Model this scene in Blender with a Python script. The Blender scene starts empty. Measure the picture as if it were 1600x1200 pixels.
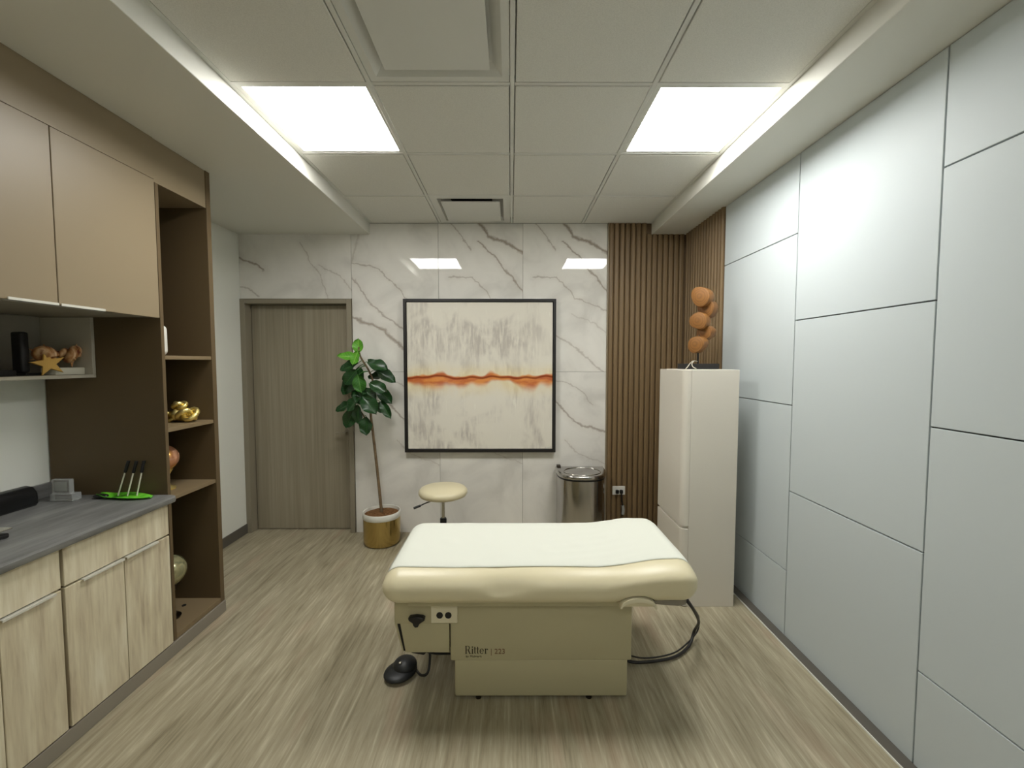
import bpy, bmesh, math, random
from mathutils import Vector, Matrix
random.seed(7)
C = bpy.context.scene.collection
SC = bpy.context.scene
PI = math.pi

# ------------------------------------------------------------------ camera, world, exposure
cam_d = bpy.data.cameras.new('camera')
cam_d.sensor_width = 36.0
cam_d.lens = 662.47 / 1600 * 36
cam_d.clip_start = 0.02
cam = bpy.data.objects.new('camera', cam_d)
C.objects.link(cam)
cam.location = (0.0465, -3.7086, 1.5176)
cam.rotation_euler = (PI / 2 - 0.0521, 0, -0.0029)
SC.camera = cam
world = bpy.data.worlds.new('world')
SC.world = world
world.use_nodes = True
world.node_tree.nodes['Background'].inputs[0].default_value = (0.5, 0.5, 0.5, 1)
world.node_tree.nodes['Background'].inputs[1].default_value = 0.0
SC.view_settings.view_transform = 'Standard'
SC.view_settings.look = 'None'
SC.view_settings.gamma = 1
SC.view_settings.use_curve_mapping = False
SC.view_settings.exposure = 0.0
LAMP = 28.0                       # radiance of the LED ceiling panels
LAMP_COL = (1.0, 0.992, 0.955)
LAMP_FILL = 6.5                   # unseen fill pair added behind the camera

# ------------------------------------------------------------------ materials
def lin(r, g, b):
    f = lambda c: ((c / 255 + 0.055) / 1.055) ** 2.4 if c > 10 else c / 255 / 12.92
    return (f(r), f(g), f(b), 1)

def mat(name, col, rough=0.5, metal=0.0, spec=0.5, coat=0.0):
    m = bpy.data.materials.new(name)
    m.use_nodes = True
    b = m.node_tree.nodes['Principled BSDF']
    b.inputs['Base Color'].default_value = col
    b.inputs['Roughness'].default_value = rough
    b.inputs['Metallic'].default_value = metal
    b.inputs['Specular IOR Level'].default_value = spec
    b.inputs['Coat Weight'].default_value = coat
    return m

class NT:
    def __init__(s, m):
        s.t = m.node_tree
        s.b = s.t.nodes['Principled BSDF']
    def new(s, typ, **kw):
        n = s.t.nodes.new(typ)
        for k, v in kw.items():
            setattr(n, k, v)
        return n
    def put(s, sock, v):
        if isinstance(v, bpy.types.NodeSocket):
            s.t.links.new(v, sock)
        elif v is not None:
            sock.default_value = v
    def math(s, op, a, b=None, c=None, clamp=False):
        n = s.new('ShaderNodeMath', operation=op, use_clamp=clamp)
        s.put(n.inputs[0], a); s.put(n.inputs[1], b); s.put(n.inputs[2], c)
        return n.outputs[0]
    def vmath(s, op, a, b=None, scale=None):
        n = s.new('ShaderNodeVectorMath', operation=op)
        s.put(n.inputs[0], a)
        if b is not None: s.put(n.inputs[1], b)
        if scale is not None: s.put(n.inputs['Scale'], scale)
        return n.outputs['Value'] if op in ('LENGTH', 'DOT_PRODUCT') else n.outputs[0]
    def coord(s, kind='Object'):
        return s.new('ShaderNodeTexCoord').outputs[kind]
    def mapping(s, v, scale=(1, 1, 1), loc=(0, 0, 0), rot=(0, 0, 0)):
        n = s.new('ShaderNodeMapping')
        s.put(n.inputs[0], v)
        n.inputs[1].default_value = loc; n.inputs[2].default_value = rot; n.inputs[3].default_value = scale
        return n.outputs[0]
    def noise(s, v, scale=5, detail=3, rough=0.5, dist=0.0):
        n = s.new('ShaderNodeTexNoise')
        s.put(n.inputs['Vector'], v)
        n.inputs['Scale'].default_value = scale; n.inputs['Detail'].default_value = detail
        n.inputs['Roughness'].default_value = rough; n.inputs['Distortion'].default_value = dist
        return n.outputs
    def ramp(s, f, stops):
        n = s.new('ShaderNodeValToRGB')
        s.put(n.inputs[0], f)
        e = n.color_ramp.elements
        while len(e) < len(stops): e.new(0.5)
        for i, (p, c) in enumerate(stops):
            e[i].position = p; e[i].color = c
        return n.outputs[0]
    def mix(s, f, a, b, blend='MIX'):
        n = s.new('ShaderNodeMix', data_type='RGBA', blend_type=blend)
        s.put(n.inputs[0], f); s.put(n.inputs[6], a); s.put(n.inputs[7], b)
        return n.outputs[2]
    def smooth(s, v, lo, hi):
        n = s.new('ShaderNodeMapRange', interpolation_type='SMOOTHSTEP')
        s.put(n.inputs[0], v); s.put(n.inputs[1], lo); s.put(n.inputs[2], hi)
        return n.outputs[0]
    def color(s, v): s.put(s.b.inputs['Base Color'], v)
    def bump(s, h, strength=0.1, dist=0.002):
        n = s.new('ShaderNodeBump')
        n.inputs['Strength'].default_value = strength; n.inputs['Distance'].default_value = dist
        s.put(n.inputs['Height'], h)
        s.t.links.new(n.outputs[0], s.b.inputs['Normal'])

def streaky(name, stops, scale1, scale2, rough=0.45, spec=0.5, blotch=None, bump=0.0, d1=6, w=0.5):
    m = mat(name, (1, 1, 1, 1), rough, spec=spec)
    n = NT(m)
    co = n.coord()
    info = n.new('ShaderNodeObjectInfo').outputs['Random']
    off = n.new('ShaderNodeCombineXYZ')
    n.put(off.inputs[0], n.math('MULTIPLY', info, 37.0)); n.put(off.inputs[2], n.math('MULTIPLY', info, 11.0)); n.put(off.inputs[1], n.math('MULTIPLY', info, 19.0))
    co = n.vmath('ADD', co, off.outputs[0])
    a = n.noise(n.mapping(co, scale1), 1.0, d1, 0.6, 0.3)[0]
    b = n.noise(n.mapping(co, scale2), 1.0, 3, 0.5, 0.8)[0]
    f = n.math('ADD', n.math('MULTIPLY', a, w), n.math('MULTIPLY', b, 1 - w))
    n.color(n.ramp(f, stops))
    if bump: n.bump(a, bump, 0.001)
    return m

M = {}
M['paint'] = mat('white wall paint', lin(232, 233, 224), 0.6, spec=0.3)
M['soffit'] = mat('soffit paint', lin(222, 221, 212), 0.65, spec=0.25)
M['grid'] = mat('white ceiling grid metal', lin(216, 216, 210), 0.5)
M['seamdark'] = mat('dark seam', lin(92, 94, 94), 0.7)
m = mat('ceiling tile', (1, 1, 1, 1), 0.85, spec=0.1); n = NT(m)
f = n.noise(n.coord(), 260, 2, 0.6)[0]
n.color(n.ramp(f, [(0.3, lin(214, 213, 206)), (0.62, lin(226, 225, 218))])); M['tile'] = m
M['lamp'] = m = mat('lit diffuser', (0.8, 0.8, 0.8, 1), 0.5)
m.node_tree.nodes['Principled BSDF'].inputs['Emission Color'].default_value = (*LAMP_COL, 1)
m.node_tree.nodes['Principled BSDF'].inputs['Emission Strength'].default_value = LAMP
M['lamp_fill'] = m = mat('added fill diffuser', (0.8, 0.8, 0.8, 1), 0.5)
m.node_tree.nodes['Principled BSDF'].inputs['Emission Color'].default_value = (*LAMP_COL, 1)
m.node_tree.nodes['Principled BSDF'].inputs['Emission Strength'].default_value = LAMP_FILL

# floor: greige wood-look vinyl, grain along Y
m = mat('wood look vinyl floor', (1, 1, 1, 1), 0.42, spec=0.35); n = NT(m)
co = n.coord()
a = n.noise(n.mapping(co, (24, 2.2, 1)), 1.0, 8, 0.62, 0.6)[0]
b = n.noise(n.mapping(co, (85, 4.5, 1)), 1.0, 5, 0.6, 0.3)[0]
c = n.noise(n.mapping(co, (3.2, 0.8, 1)), 1.0, 2, 0.5, 0.3)[0]
f = n.math('ADD', n.math('ADD', n.math('MULTIPLY', a, 0.50), n.math('MULTIPLY', b, 0.36)), n.math('MULTIPLY', c, 0.14))
col = n.ramp(f, [(0.36, lin(126, 117, 95)), (0.46, lin(154, 145, 121)), (0.54, lin(168, 159, 135)), (0.66, lin(198, 191, 167))])
pk = n.noise(n.mapping(co, (5, 1.2, 1), (3, 8, 0)), 1.0, 2)[0]
col = n.mix(n.math('MULTIPLY', n.smooth(pk, 0.58, 0.72), 0.35), col, lin(176, 150, 128))
n.color(col); n.bump(b, 0.05, 0.001); M['floor'] = m

wood_pale = [(0.33, lin(168, 152, 128)), (0.44, lin(198, 186, 158)), (0.53, lin(212, 202, 174)), (0.66, lin(228, 221, 198))]
M['palewood'] = streaky('washed oak cabinet laminate', wood_pale, (38, 38, 3.2), (13, 13, 2.0), 0.45, w=0.5)
M['door'] = streaky('grey brown door laminate', [(0.32, lin(128, 119, 100)), (0.5, lin(146, 137, 117)), (0.68, lin(160, 151, 131))], (60, 60, 0.9), (11, 11, 0.5), 0.5, w=0.5)
M['doorframe'] = mat('grey brown door frame', lin(140, 132, 114), 0.5)
M['taupe'] = mat('taupe satin laminate', lin(138, 123, 98), 0.42, spec=0.5)
M['taupe_in'] = mat('taupe carcass laminate', lin(98, 82, 58), 0.5, spec=0.3)
M['taupe_shelf'] = mat('taupe shelf laminate', lin(126, 109, 82), 0.45, spec=0.35)
M['slat'] = streaky('walnut slat', [(0.34, lin(106, 85, 57)), (0.5, lin(121, 99, 68)), (0.68, lin(134, 111, 79))], (60, 60, 1.2), (16, 16, 0.5), 0.5, w=0.5)
M['slatback'] = mat('dark slat backing', lin(104, 84, 60), 0.7)
M['panel'] = mat('pale grey wall panel', lin(200, 208, 210), 0.55, spec=0.3)
M['counter'] = streaky('dark grey laminate worktop', [(0.34, lin(92, 92, 90)), (0.5, lin(112, 112, 110)), (0.68, lin(138, 138, 135))], (26, 4, 26), (9, 2, 9), 0.32, w=0.5)
M['base_grey'] = mat('grey vinyl base', lin(138, 131, 118), 0.55)
M['base_dark'] = mat('dark grey vinyl base', lin(92, 88, 80), 0.5)
M['vinyl'] = mat('cream upholstery vinyl', lin(224, 214, 180), 0.36, spec=0.5)
M['cream'] = mat('cream enamel', lin(190, 182, 148), 0.42)
M['cream_hi'] = mat('pale cream plastic', lin(232, 224, 196), 0.3)
M['paper'] = mat('white exam paper', lin(224, 226, 215), 0.75, spec=0.15)
M['black'] = mat('black plastic', lin(20, 20, 21), 0.32)
M['pedal'] = mat('dark grey rubber', lin(24, 26, 27), 0.48)
M['blackm'] = mat('black matt', lin(22, 20, 19), 0.55)
M['cable'] = mat('black cable', lin(30, 27, 25), 0.45)
M['frame'] = mat('black picture frame', lin(18, 14, 11), 0.5)
M['chrome'] = mat('chrome', lin(200, 198, 190), 0.18, 1.0)
M['alu'] = mat('brushed aluminium', lin(214, 212, 202), 0.35, 0.15)
M['white'] = mat('white plastic', lin(226, 225, 216), 0.4)
M['colwhite'] = mat('white lacquer', lin(222, 216, 204), 0.28, spec=0.5)
M['gold'] = mat('gold leaf', lin(246, 226, 150), 0.44, 1.0)
M['steeldark'] = mat('dark steel', lin(72, 66, 58), 0.3, 1.0)
m = mat('brushed stainless steel', lin(186, 184, 182), 0.24, 1.0); n = NT(m)
f = n.noise(n.mapping(n.coord(), (1, 1, 220)), 1.0, 2)[0]
n.put(n.b.inputs['Roughness'], n.math('ADD', n.math('MULTIPLY', f, 0.04), 0.16)); M['steel'] = m
m = mat('brushed brass', lin(196, 172, 112), 0.3, 1.0); n = NT(m)
f = n.noise(n.mapping(n.coord(), (1, 1, 160)), 1.0, 2)[0]
n.put(n.b.inputs['Roughness'], n.math('ADD', n.math('MULTIPLY', f, 0.03), 0.17)); M['brass'] = m
m = mat('potting soil', (1, 1, 1, 1), 0.95, spec=0.1); n = NT(m)
f = n.noise(n.coord(), 60, 4, 0.7)[0]
n.color(n.ramp(f, [(0.35, lin(84, 56, 34)), (0.6, lin(136, 100, 66))])); n.bump(f, 0.8, 0.01); M['soil'] = m
M['bark'] = streaky('thin bark', [(0.4, lin(88, 70, 48)), (0.6, lin(124, 104, 76))], (60, 60, 30), (20, 20, 8), 0.8)
def leafmat(name, c1, c2, vein):
    m = mat(name, (1, 1, 1, 1), 0.34, spec=0.5); n = NT(m)
    co = n.coord()
    f = n.noise(co, 22, 3)[0]
    col = n.mix(f, c1, c2)
    sx = n.new('ShaderNodeSeparateXYZ'); n.put(sx.inputs[0], co)
    ax = n.math('ABSOLUTE', sx.outputs[0])
    mid = n.smooth(ax, 0.0035, 0.0008)
    w = n.math('ABSOLUTE', n.math('SUBTRACT', n.math('FRACT', n.math('MULTIPLY', n.math('SUBTRACT', sx.outputs[1], n.math('MULTIPLY', ax, 0.8)), 46.0)), 0.5))
    side = n.math('MULTIPLY', n.smooth(w, 0.09, 0.02), 0.5)
    n.color(n.mix(n.math('MULTIPLY', n.math('MAXIMUM', mid, side), 0.75), col, vein))
    return m
M['leaf'] = leafmat('dark green leaf', lin(16, 48, 19), lin(30, 68, 28), lin(64, 102, 56))
M['leaf2'] = leafmat('mid green leaf', lin(36, 84, 24), lin(52, 104, 32), lin(106, 148, 76))
M['leaf3'] = leafmat('bright young leaf', lin(76, 144, 34), lin(98, 166, 46), lin(150, 190, 90))
m = mat('orange sliced wood', (1, 1, 1, 1), 0.5); n = NT(m)
co = n.coord()
r = n.vmath('LENGTH', co)
f = n.math('FRACT', n.math('ADD', n.math('MULTIPLY', r, 90), n.math('MULTIPLY', n.noise(co, 20, 3)[0], 1.6)))
n.color(n.ramp(f, [(0.0, lin(118, 78, 34)), (0.6, lin(142, 96, 46)), (1.0, lin(126, 84, 38))])); M['slice'] = m
def orbmat(name, stops, rough):
    m = mat(name, (1, 1, 1, 1), rough, 0.55); n = NT(m)
    f = n.noise(n.mapping(n.coord(), (9, 9, 14)), 1.0, 3, 0.5, 1.2)[0]
    n.color(n.ramp(f, stops)); return m
M['orb_pink'] = orbmat('gold and rose mottled glaze', [(0.36, lin(222, 170, 60)), (0.48, lin(214, 150, 104)), (0.6, lin(226, 170, 140)), (0.7, lin(220, 180, 80))], 0.22)
M['orb_green'] = orbmat('silver green mottled glaze', [(0.36, lin(120, 124, 96)), (0.5, lin(186, 180, 138)), (0.64, lin(150, 150, 118))], 0.2)
m = mat('bright green leaf print', (1, 1, 1, 1), 0.4); n = NT(m)
f = n.noise(n.coord(), 26, 3)[0]
n.color(n.ramp(f, [(0.38, lin(50, 120, 20)), (0.52, lin(100, 200, 44)), (0.7, lin(130, 214, 64))])); M['lime'] = m
m = mat('mottled shell', (1, 1, 1, 1), 0.4); n = NT(m)
f = n.noise(n.mapping(n.coord(), (14, 30, 14)), 1.0, 3, 0.5, 1.0)[0]
n.color(n.ramp(f, [(0.36, lin(120, 54, 26)), (0.48, lin(196, 140, 86)), (0.62, lin(232, 196, 150)), (0.72, lin(150, 66, 34))])); M['shell'] = m
M['star'] = mat('ochre starfish', lin(222, 178, 92), 0.7)
M['box'] = mat('off white card', lin(222, 218, 200), 0.6)
m = mat('clear acrylic', (0.93, 0.95, 0.94, 1), 0.06)
m.node_tree.nodes['Principled BSDF'].inputs['Transmission Weight'].default_value = 0.75; M['acrylic'] = m
M['frost'] = mat('frosted silver print', lin(176, 178, 174), 0.35)
M['ink'] = mat('dark brown ink', lin(46, 36, 22), 0.6)
M['inkred'] = mat('faded red ink', lin(128, 96, 72), 0.6)
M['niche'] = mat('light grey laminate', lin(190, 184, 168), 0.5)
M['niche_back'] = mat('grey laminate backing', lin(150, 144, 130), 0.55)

# marble: veins as polylines in tile coordinates (x right, z up from the tile's lower left corner)
def marble(name, lines):
    m = mat(name, (1, 1, 1, 1), 0.025, spec=0.5); n = NT(m)
    co = n.coord()
    wv = n.noise(co, 9, 4, 0.6)[1]
    wv2 = n.noise(co, 45, 2, 0.5)[1]
    p = n.vmath('ADD', co, n.vmath('SCALE', n.vmath('SUBTRACT', wv, (0.5, 0.5, 0.5)), scale=0.075))
    p = n.vmath('ADD', p, n.vmath('SCALE', n.vmath('SUBTRACT', wv2, (0.5, 0.5, 0.5)), scale=0.014))
    p = n.vmath('MULTIPLY', p, (1, 0, 1))
    tot = None
    thick = n.math('ADD', n.math('MULTIPLY', n.noise(co, 14, 2)[0], 1.3), 0.35)
    for pts, width, strength in lines:
        dm = None
        for (ax, az), (bx, bz) in zip(pts, pts[1:]):
            dx, dz = bx - ax, bz - az
            q = n.vmath('SUBTRACT', p, (ax, 0, az))
            t = n.math('MULTIPLY', n.vmath('DOT_PRODUCT', q, (dx, 0, dz)), 1 / (dx * dx + dz * dz), clamp=True)
            d = n.vmath('LENGTH', n.vmath('SUBTRACT', q, n.vmath('SCALE', (dx, 0, dz), scale=t)))
            dm = d if dm is None else n.math('MINIMUM', dm, d)
        k = n.smooth(dm, n.math('MULTIPLY', thick, width * 1.5), 0.0)
        k = n.math('MULTIPLY', n.math('POWER', k, 1.5), strength)
        halo = n.math('MULTIPLY', n.smooth(dm, width * 6, 0.0), strength * 0.14)
        k = n.math('MAXIMUM', k, halo)
        tot = k if tot is None else n.math('MAXIMUM', tot, k)
    cl = n.noise(co, 2.6, 4, 0.55, 0.6)[0]
    base = n.ramp(cl, [(0.35, lin(212, 209, 202)), (0.5, lin(227, 224, 217)), (0.7, lin(234, 231, 224))])
    n.color(n.mix(tot, base, lin(142, 127, 112)))
    return m
def px(x0, pts):   # helper: tile columns measured in units of 5.53 mm
    return [((a - x0) * 0.00553, (581 - b) * 0.00553) for a, b in pts]
M['marbleA'] = marble('marble above door', [(px(375, [(370, 400), (395, 410), (413, 422)]), .012, .8), (px(375, [(370, 446), (390, 452), (406, 464)]), .010, .5),
    (px(375, [(470, 380), (500, 430), (512, 466)]), .008, .4), (px(375, [(500, 415), (530, 430), (549, 452)]), .007, .4)])
M['marbleB'] = marble('marble beside door', [(px(549, [(545, 408), (590, 420), (612, 440), (640, 472)]), .008, .55), (px(549, [(546, 430), (585, 482), (622, 510), (660, 530)]), .011, .6),
    (px(549, [(546, 495), (598, 514), (632, 548), (690, 600)]), .022, .75), (px(549, [(562, 365), (554, 395), (550, 410)]), .014, .3)])
LC = [(px(685, [(700, 345), (725, 374), (736, 392)]), .009, .55), (px(685, [(744, 342), (764, 370), (790, 380), (820, 398)]), .022, .85),
      (px(685, [(746, 378), (775, 402), (796, 430), (820, 460)]), .012, .75), (px(685, [(700, 434), (738, 432), (768, 466), (819, 486)]), .009, .5),
      (px(685, [(735, 520), (772, 546), (819, 588)]), .011, .45), (px(685, [(760, 490), (800, 505), (818, 520)]), .007, .3)]
M['marbleC'] = marble('marble with brown diagonal vein', LC)
def pl(x0, pts): return [((a - x0) * 0.00553, (851 - b) * 0.00553) for a, b in pts]
M['marbleE'] = marble('marble lower slab', [(pl(817, [(820, 600), (868, 626), (888, 650), (910, 666), (955, 678)]), .013, .7), (pl(817, [(868, 594), (905, 606), (928, 634)]), .008, .45),
    (pl(817, [(885, 690), (905, 712), (950, 730)]), .007, .35)])

# ------------------------------------------------------------------ mesh helpers
def bmnew(): return bmesh.new()
def add_box(bm, x0, x1, y0, y1, z0, z1, bev=0.0, seg=2):
    t = bmesh.new()
    bmesh.ops.create_cube(t, size=1)
    for v in t.verts:
        v.co = Vector(((x0 + x1) / 2 + v.co.x * (x1 - x0), (y0 + y1) / 2 + v.co.y * (y1 - y0), (z0 + z1) / 2 + v.co.z * (z1 - z0)))
    if bev: bmesh.ops.bevel(t, geom=list(t.edges), offset=bev, segments=seg, affect='EDGES', profile=0.5)
    merge(bm, t); return bm
def merge(bm, t):
    me = bpy.data.meshes.new('tmp'); t.to_mesh(me); t.free(); bm.from_mesh(me); bpy.data.meshes.remove(me)
def box(*a, **k): return add_box(bmesh.new(), *a, **k)
def add_prism(bm, pts, axis, a, b, bev=0.0, seg=2):
    """closed outline pts in the plane normal to axis, extruded from a to b"""
    t = bmesh.new()
    def P(p, h):
        return {'x': (h, p[0], p[1]), 'y': (p[0], h, p[1]), 'z': (p[0], p[1], h)}[axis]
    v0 = [t.verts.new(P(p, a)) for p in pts]; v1 = [t.verts.new(P(p, b)) for p in pts]
    f0 = t.faces.new(v0); f1 = t.faces.new(v1[::-1])
    nn = len(pts)
    for i in range(nn): t.faces.new((v0[i], v1[i], v1[(i + 1) % nn], v0[(i + 1) % nn]))
    bmesh.ops.recalc_face_normals(t, faces=t.faces)
    if bev:
        es = [e for e in t.edges if len(e.link_faces) == 2 and (f0 in e.link_faces or f1 in e.link_faces)]
        bmesh.ops.bevel(t, geom=es, offset=bev, segments=seg, affect='EDGES', profile=0.5)
    merge(bm, t); return bm
def add_lathe(bm, prof, c=(0, 0, 0), n=32, cap=True):
    t = bmesh.new(); rings = []
    for r, z in prof:
        rings.append([t.verts.new((c[0] + r * math.cos(2 * PI * i / n), c[1] + r * math.sin(2 * PI * i / n), c[2] + z)) for i in range(n)])
    for a, b in zip(rings, rings[1:]):
        for i in range(n): t.faces.new((a[i], a[(i + 1) % n], b[(i + 1) % n], b[i]))
    if cap:
        t.faces.new(rings[0][::-1]); t.faces.new(rings[-1])
    bmesh.ops.recalc_face_normals(t, faces=t.faces)
    merge(bm, t); return bm
def smooth_path(pts, k=6):
    P = [Vector(p) for p in pts]; out = []
    for i in range(len(P) - 1):
        p0 = P[max(i - 1, 0)]; p1 = P[i]; p2 = P[i + 1]; p3 = P[min(i + 2, len(P) - 1)]
        for j in range(k):
            t = j / k
            out.append(0.5 * ((2 * p1) + (p2 - p0) * t + (2 * p0 - 5 * p1 + 4 * p2 - p3) * t * t + (3 * p1 - p0 - 3 * p2 + p3) * t ** 3))
    out.append(P[-1]); return out
def add_tube(bm, pts, r, n=10, k=6, closed=False):
    t = bmesh.new()
    P = smooth_path(pts, k) if k > 1 else [Vector(p) for p in pts]
    rr = r if callable(r) else (lambda u: r)
    rings = []; up = Vector((0.13, 0.21, 1)).normalized(); side = None
    for i, p in enumerate(P):
        d = (P[min(i + 1, len(P) - 1)] - P[max(i - 1, 0)]).normalized()
        side = d.cross(up) if side is None else (side - d * side.dot(d))
        if side.length < 1e-5: side = d.cross(Vector((1, 0, 0)))
        side.normalize(); o = side.cross(d)
        R = rr(i / (len(P) - 1))
        rings.append([t.verts.new(p + side * math.cos(2 * PI * j / n) * R + o * math.sin(2 * PI * j / n) * R) for j in range(n)])
    for a, b in zip(rings, rings[1:]):
        for j in range(n): t.faces.new((a[j], a[(j + 1) % n], b[(j + 1) % n], b[j]))
    t.faces.new(rings[0][::-1]); t.faces.new(rings[-1])
    bmesh.ops.recalc_face_normals(t, faces=t.faces)
    merge(bm, t); return bm
def add_ball(bm, c, r, sc=(1, 1, 1), u=24, v=14, noise=0.0, rot=None):
    t = bmesh.new()
    bmesh.ops.create_uvsphere(t, u_segments=u, v_segments=v, radius=r)
    for w in t.verts:
        k = 1 + noise * (math.sin(w.co.x * 160 + c[0] * 50) + math.sin(w.co.y * 130) + math.sin(w.co.z * 190 + 1)) / 3
        q = Vector((w.co.x * sc[0], w.co.y * sc[1], w.co.z * sc[2])) * k
        if rot: q = rot @ q
        w.co = q + Vector(c)
    merge(bm, t); return bm

ORG = {}
def place(o, loc):
    o.location = loc; ORG[o.name] = Vector(loc)
def obj(name, bm, m, parent=None, origin=None, smooth=False, label=None, kind=None):
    """bm is in world coordinates; origin defaults to the parent's origin"""
    base = ORG[parent.name] if parent else Vector((0, 0, 0))
    org = Vector(origin) if origin is not None else base
    bmesh.ops.translate(bm, verts=bm.verts, vec=-org)
    me = bpy.data.meshes.new(name)
    bm.to_mesh(me); bm.free()
    if smooth:
        me.polygons.foreach_set('use_smooth', [True] * len(me.polygons))
        try: me.set_sharp_from_angle(angle=math.radians(smooth if smooth > 1 else 40))
        except Exception: pass
    me.materials.append(M[m] if isinstance(m, str) else m)
    o = bpy.data.objects.new(name, me); C.objects.link(o)
    if parent: o.parent = parent
    o.location = org - base
    ORG[o.name] = org
    if label: o['label'] = label
    if kind: o['kind'] = kind
    return o
def tag(o, label, cat, group=None):
    o['label'] = label; o['category'] = cat; o['kind'] = 'thing'
    if group: o['group'] = group
    return o
def thing(name, label, cat, loc, group=None):
    o = bpy.data.objects.new(name, None); C.objects.link(o)
    o.empty_display_size = 0.05
    place(o, loc); return tag(o, label, cat, group)
def struct(name, bm, m, label, origin=(0, 0, 0), smooth=False):
    o = obj(name, bm, m, None, origin, smooth); o['kind'] = 'structure'; o['label'] = label; return o
def shared(src, name, loc_world, parent):
    c = src.copy(); c.name = name; C.objects.link(c); c.parent = parent
    c.location = Vector(loc_world) - ORG[parent.name]; ORG[c.name] = Vector(loc_world); return c
def text_mesh(name, body, size, m, parent, loc, depth=0.0006, shear=0.0, spacing=1.0, offset=0.0):
    cu = bpy.data.curves.new('t', 'FONT'); cu.body = body; cu.size = size; cu.extrude = depth; cu.shear = shear; cu.space_character = spacing; cu.offset = offset
    t = bpy.data.objects.new('t', cu); C.objects.link(t)
    dg = bpy.context.evaluated_depsgraph_get()
    me = bpy.data.meshes.new_from_object(t.evaluated_get(dg))
    bpy.data.objects.remove(t); bpy.data.curves.remove(cu)
    me.name = name; me.materials.clear(); me.materials.append(M[m])
    me.transform(Matrix.Rotation(PI / 2, 4, 'X'))
    o = bpy.data.objects.new(name, me); C.objects.link(o); o.parent = parent
    o.location = Vector(loc) - ORG[parent.name]; ORG[o.name] = Vector(loc); return o

# ------------------------------------------------------------------ room shell
H, HS = 2.7046, 2.611
XL, XR, YB = -2.296, 1.5614, -4.9
SL, SR = -1.165, 1.257
struct('floor', box(XL - 0.1, XR + 0.15, YB - 0.1, 0.3, -0.08, 0.0), 'floor', 'greige wood-look vinyl floor with fine streaks running to the far wall')
wb = bmnew()
DX0, DX1, DZ = -2.296, -1.334, 2.062
add_box(wb, XL - 0.1, DX0, 0.013, 0.2, 0, H + 0.1)
add_box(wb, DX0, DX1, 0.013, 0.2, DZ, H + 0.1)
add_box(wb, DX1, XR + 0.1, 0.013, 0.2, 0, H + 0.1)
add_box(wb, DX0 - 0.1, DX1 + 0.1, 0.2, 0.22, 0, H)
wall_back = struct('wall_back', wb, 'base_grey', 'far wall clad in white marble slabs with grey brown veins and walnut slats')
def slab(x0, x1, z0, z1, m, ox=None, oz=None):
    g = 0.0012
    return obj('marble_tile', box(x0 + g, x1 - g, 0.0, 0.0125, z0 + g, z1 - g, bev=0.0008, seg=1), m, wall_back, (x0 if ox is None else ox, 0, z0 if oz is None else oz))
cols = [-1.329, -0.578, 0.151, 0.888]
slab(-2.296, cols[0], DZ + 0.001, H, 'marbleA', oz=1.431)
for i, mm in enumerate(('marbleB', 'marbleC', 'marbleC')):
    slab(cols[i], cols[i + 1], 1.431, H, mm)
    slab(cols[i], cols[i + 1], 0.0, 1.431, 'marbleE', oz=-0.06)
# walnut slats, far wall and right wall corner
NS = 14
obj('slat_backing', box(0.888, XR, 0.004, 0.0128, 0, H), 'slatback', wall_back)
obj('edge_strip', box(0.8795, 0.8885, -0.021, 0.0, 0, H), 'taupe', wall_back)
pitch = (XR - 0.018 - 0.889) / NS
sl0 = None
for i in range(NS):
    xc = 0.889 + pitch * (i + 0.5)
    top = H if xc + 0.02 < SR else HS
    b = bmnew()
    add_prism(b, [(xc - 0.0205, 0.004), (xc - 0.0205, -0.008), (xc - 0.017, -0.014), (xc - 0.010, -0.018), (xc + 0.010, -0.018), (xc + 0.017, -0.014), (xc + 0.0205, -0.008), (xc + 0.0205, 0.004)], 'z', 0.0, top)
    obj('slat', b, 'slat', wall_back, (xc, 0, 0))
WR0 = -0.667
wr = box(XR + 0.012, XR + 0.15, YB - 0.1, 0.2, 0, H + 0.1)
wall_right = struct('wall_right', wr, 'seamdark', 'right wall of large pale grey panels with dark joints and walnut slats at the far end')
obj('slat_backing', box(XR - 0.002, XR + 0.012, WR0, 0.0, 0, HS), 'slatback', wall_right)
pitch = (-0.018 - WR0) / NS
for i in range(NS):
    yc = WR0 + pitch * (i + 0.5)
    b = bmnew()
    add_prism(b, [(XR - 0.002, yc - 0.0165), (XR - 0.009, yc - 0.0165), (XR - 0.018, yc - 0.008), (XR - 0.018, yc + 0.008), (XR - 0.009, yc + 0.0165), (XR - 0.002, yc + 0.0165)], 'z', 0.0, HS)
    obj('slat', b, 'slat', wall_right, (XR, yc, 0))
ZA = [0.0, 0.370, 1.283, 2.196, HS]; ZB = [0.0, 0.816, 1.737, HS]
ye = [WR0, -1.438, -2.190, -2.945, -3.70, -4.455, YB]
for i in range(6):
    zz = ZA if i % 2 == 0 else ZB
    for z0, z1 in zip(zz, zz[1:]):
        g = 0.0028
        obj('wall_panel', box(XR, XR + 0.0125, ye[i + 1] + g, ye[i] - g, z0 + g, z1 - g, bev=0.0012, seg=1), 'panel', wall_right, (XR, ye[i + 1], z0))
struct('baseboard_right', box(XR - 0.052, XR - 0.0005, YB, WR0, 0, 0.010, bev=0.002, seg=1), 'base_dark', 'dark grey low base strip along the pale panel wall')
struct('trim_1', box(XR - 0.058, XR - 0.0525, YB, WR0, 0, 0.007), 'white', 'thin pale sealant line beside the right base strip')
struct('wall_left', box(XL - 0.1, XL, YB - 0.1, 0.2, 0, H + 0.1), 'paint', 'plain white left wall between door and shelving')
struct('baseboard_left', box(XL, XL + 0.008, -1.185, -0.002, 0, 0.085, bev=0.002, seg=1), 'base_dark', 'grey baseboard under the white left wall')
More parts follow.
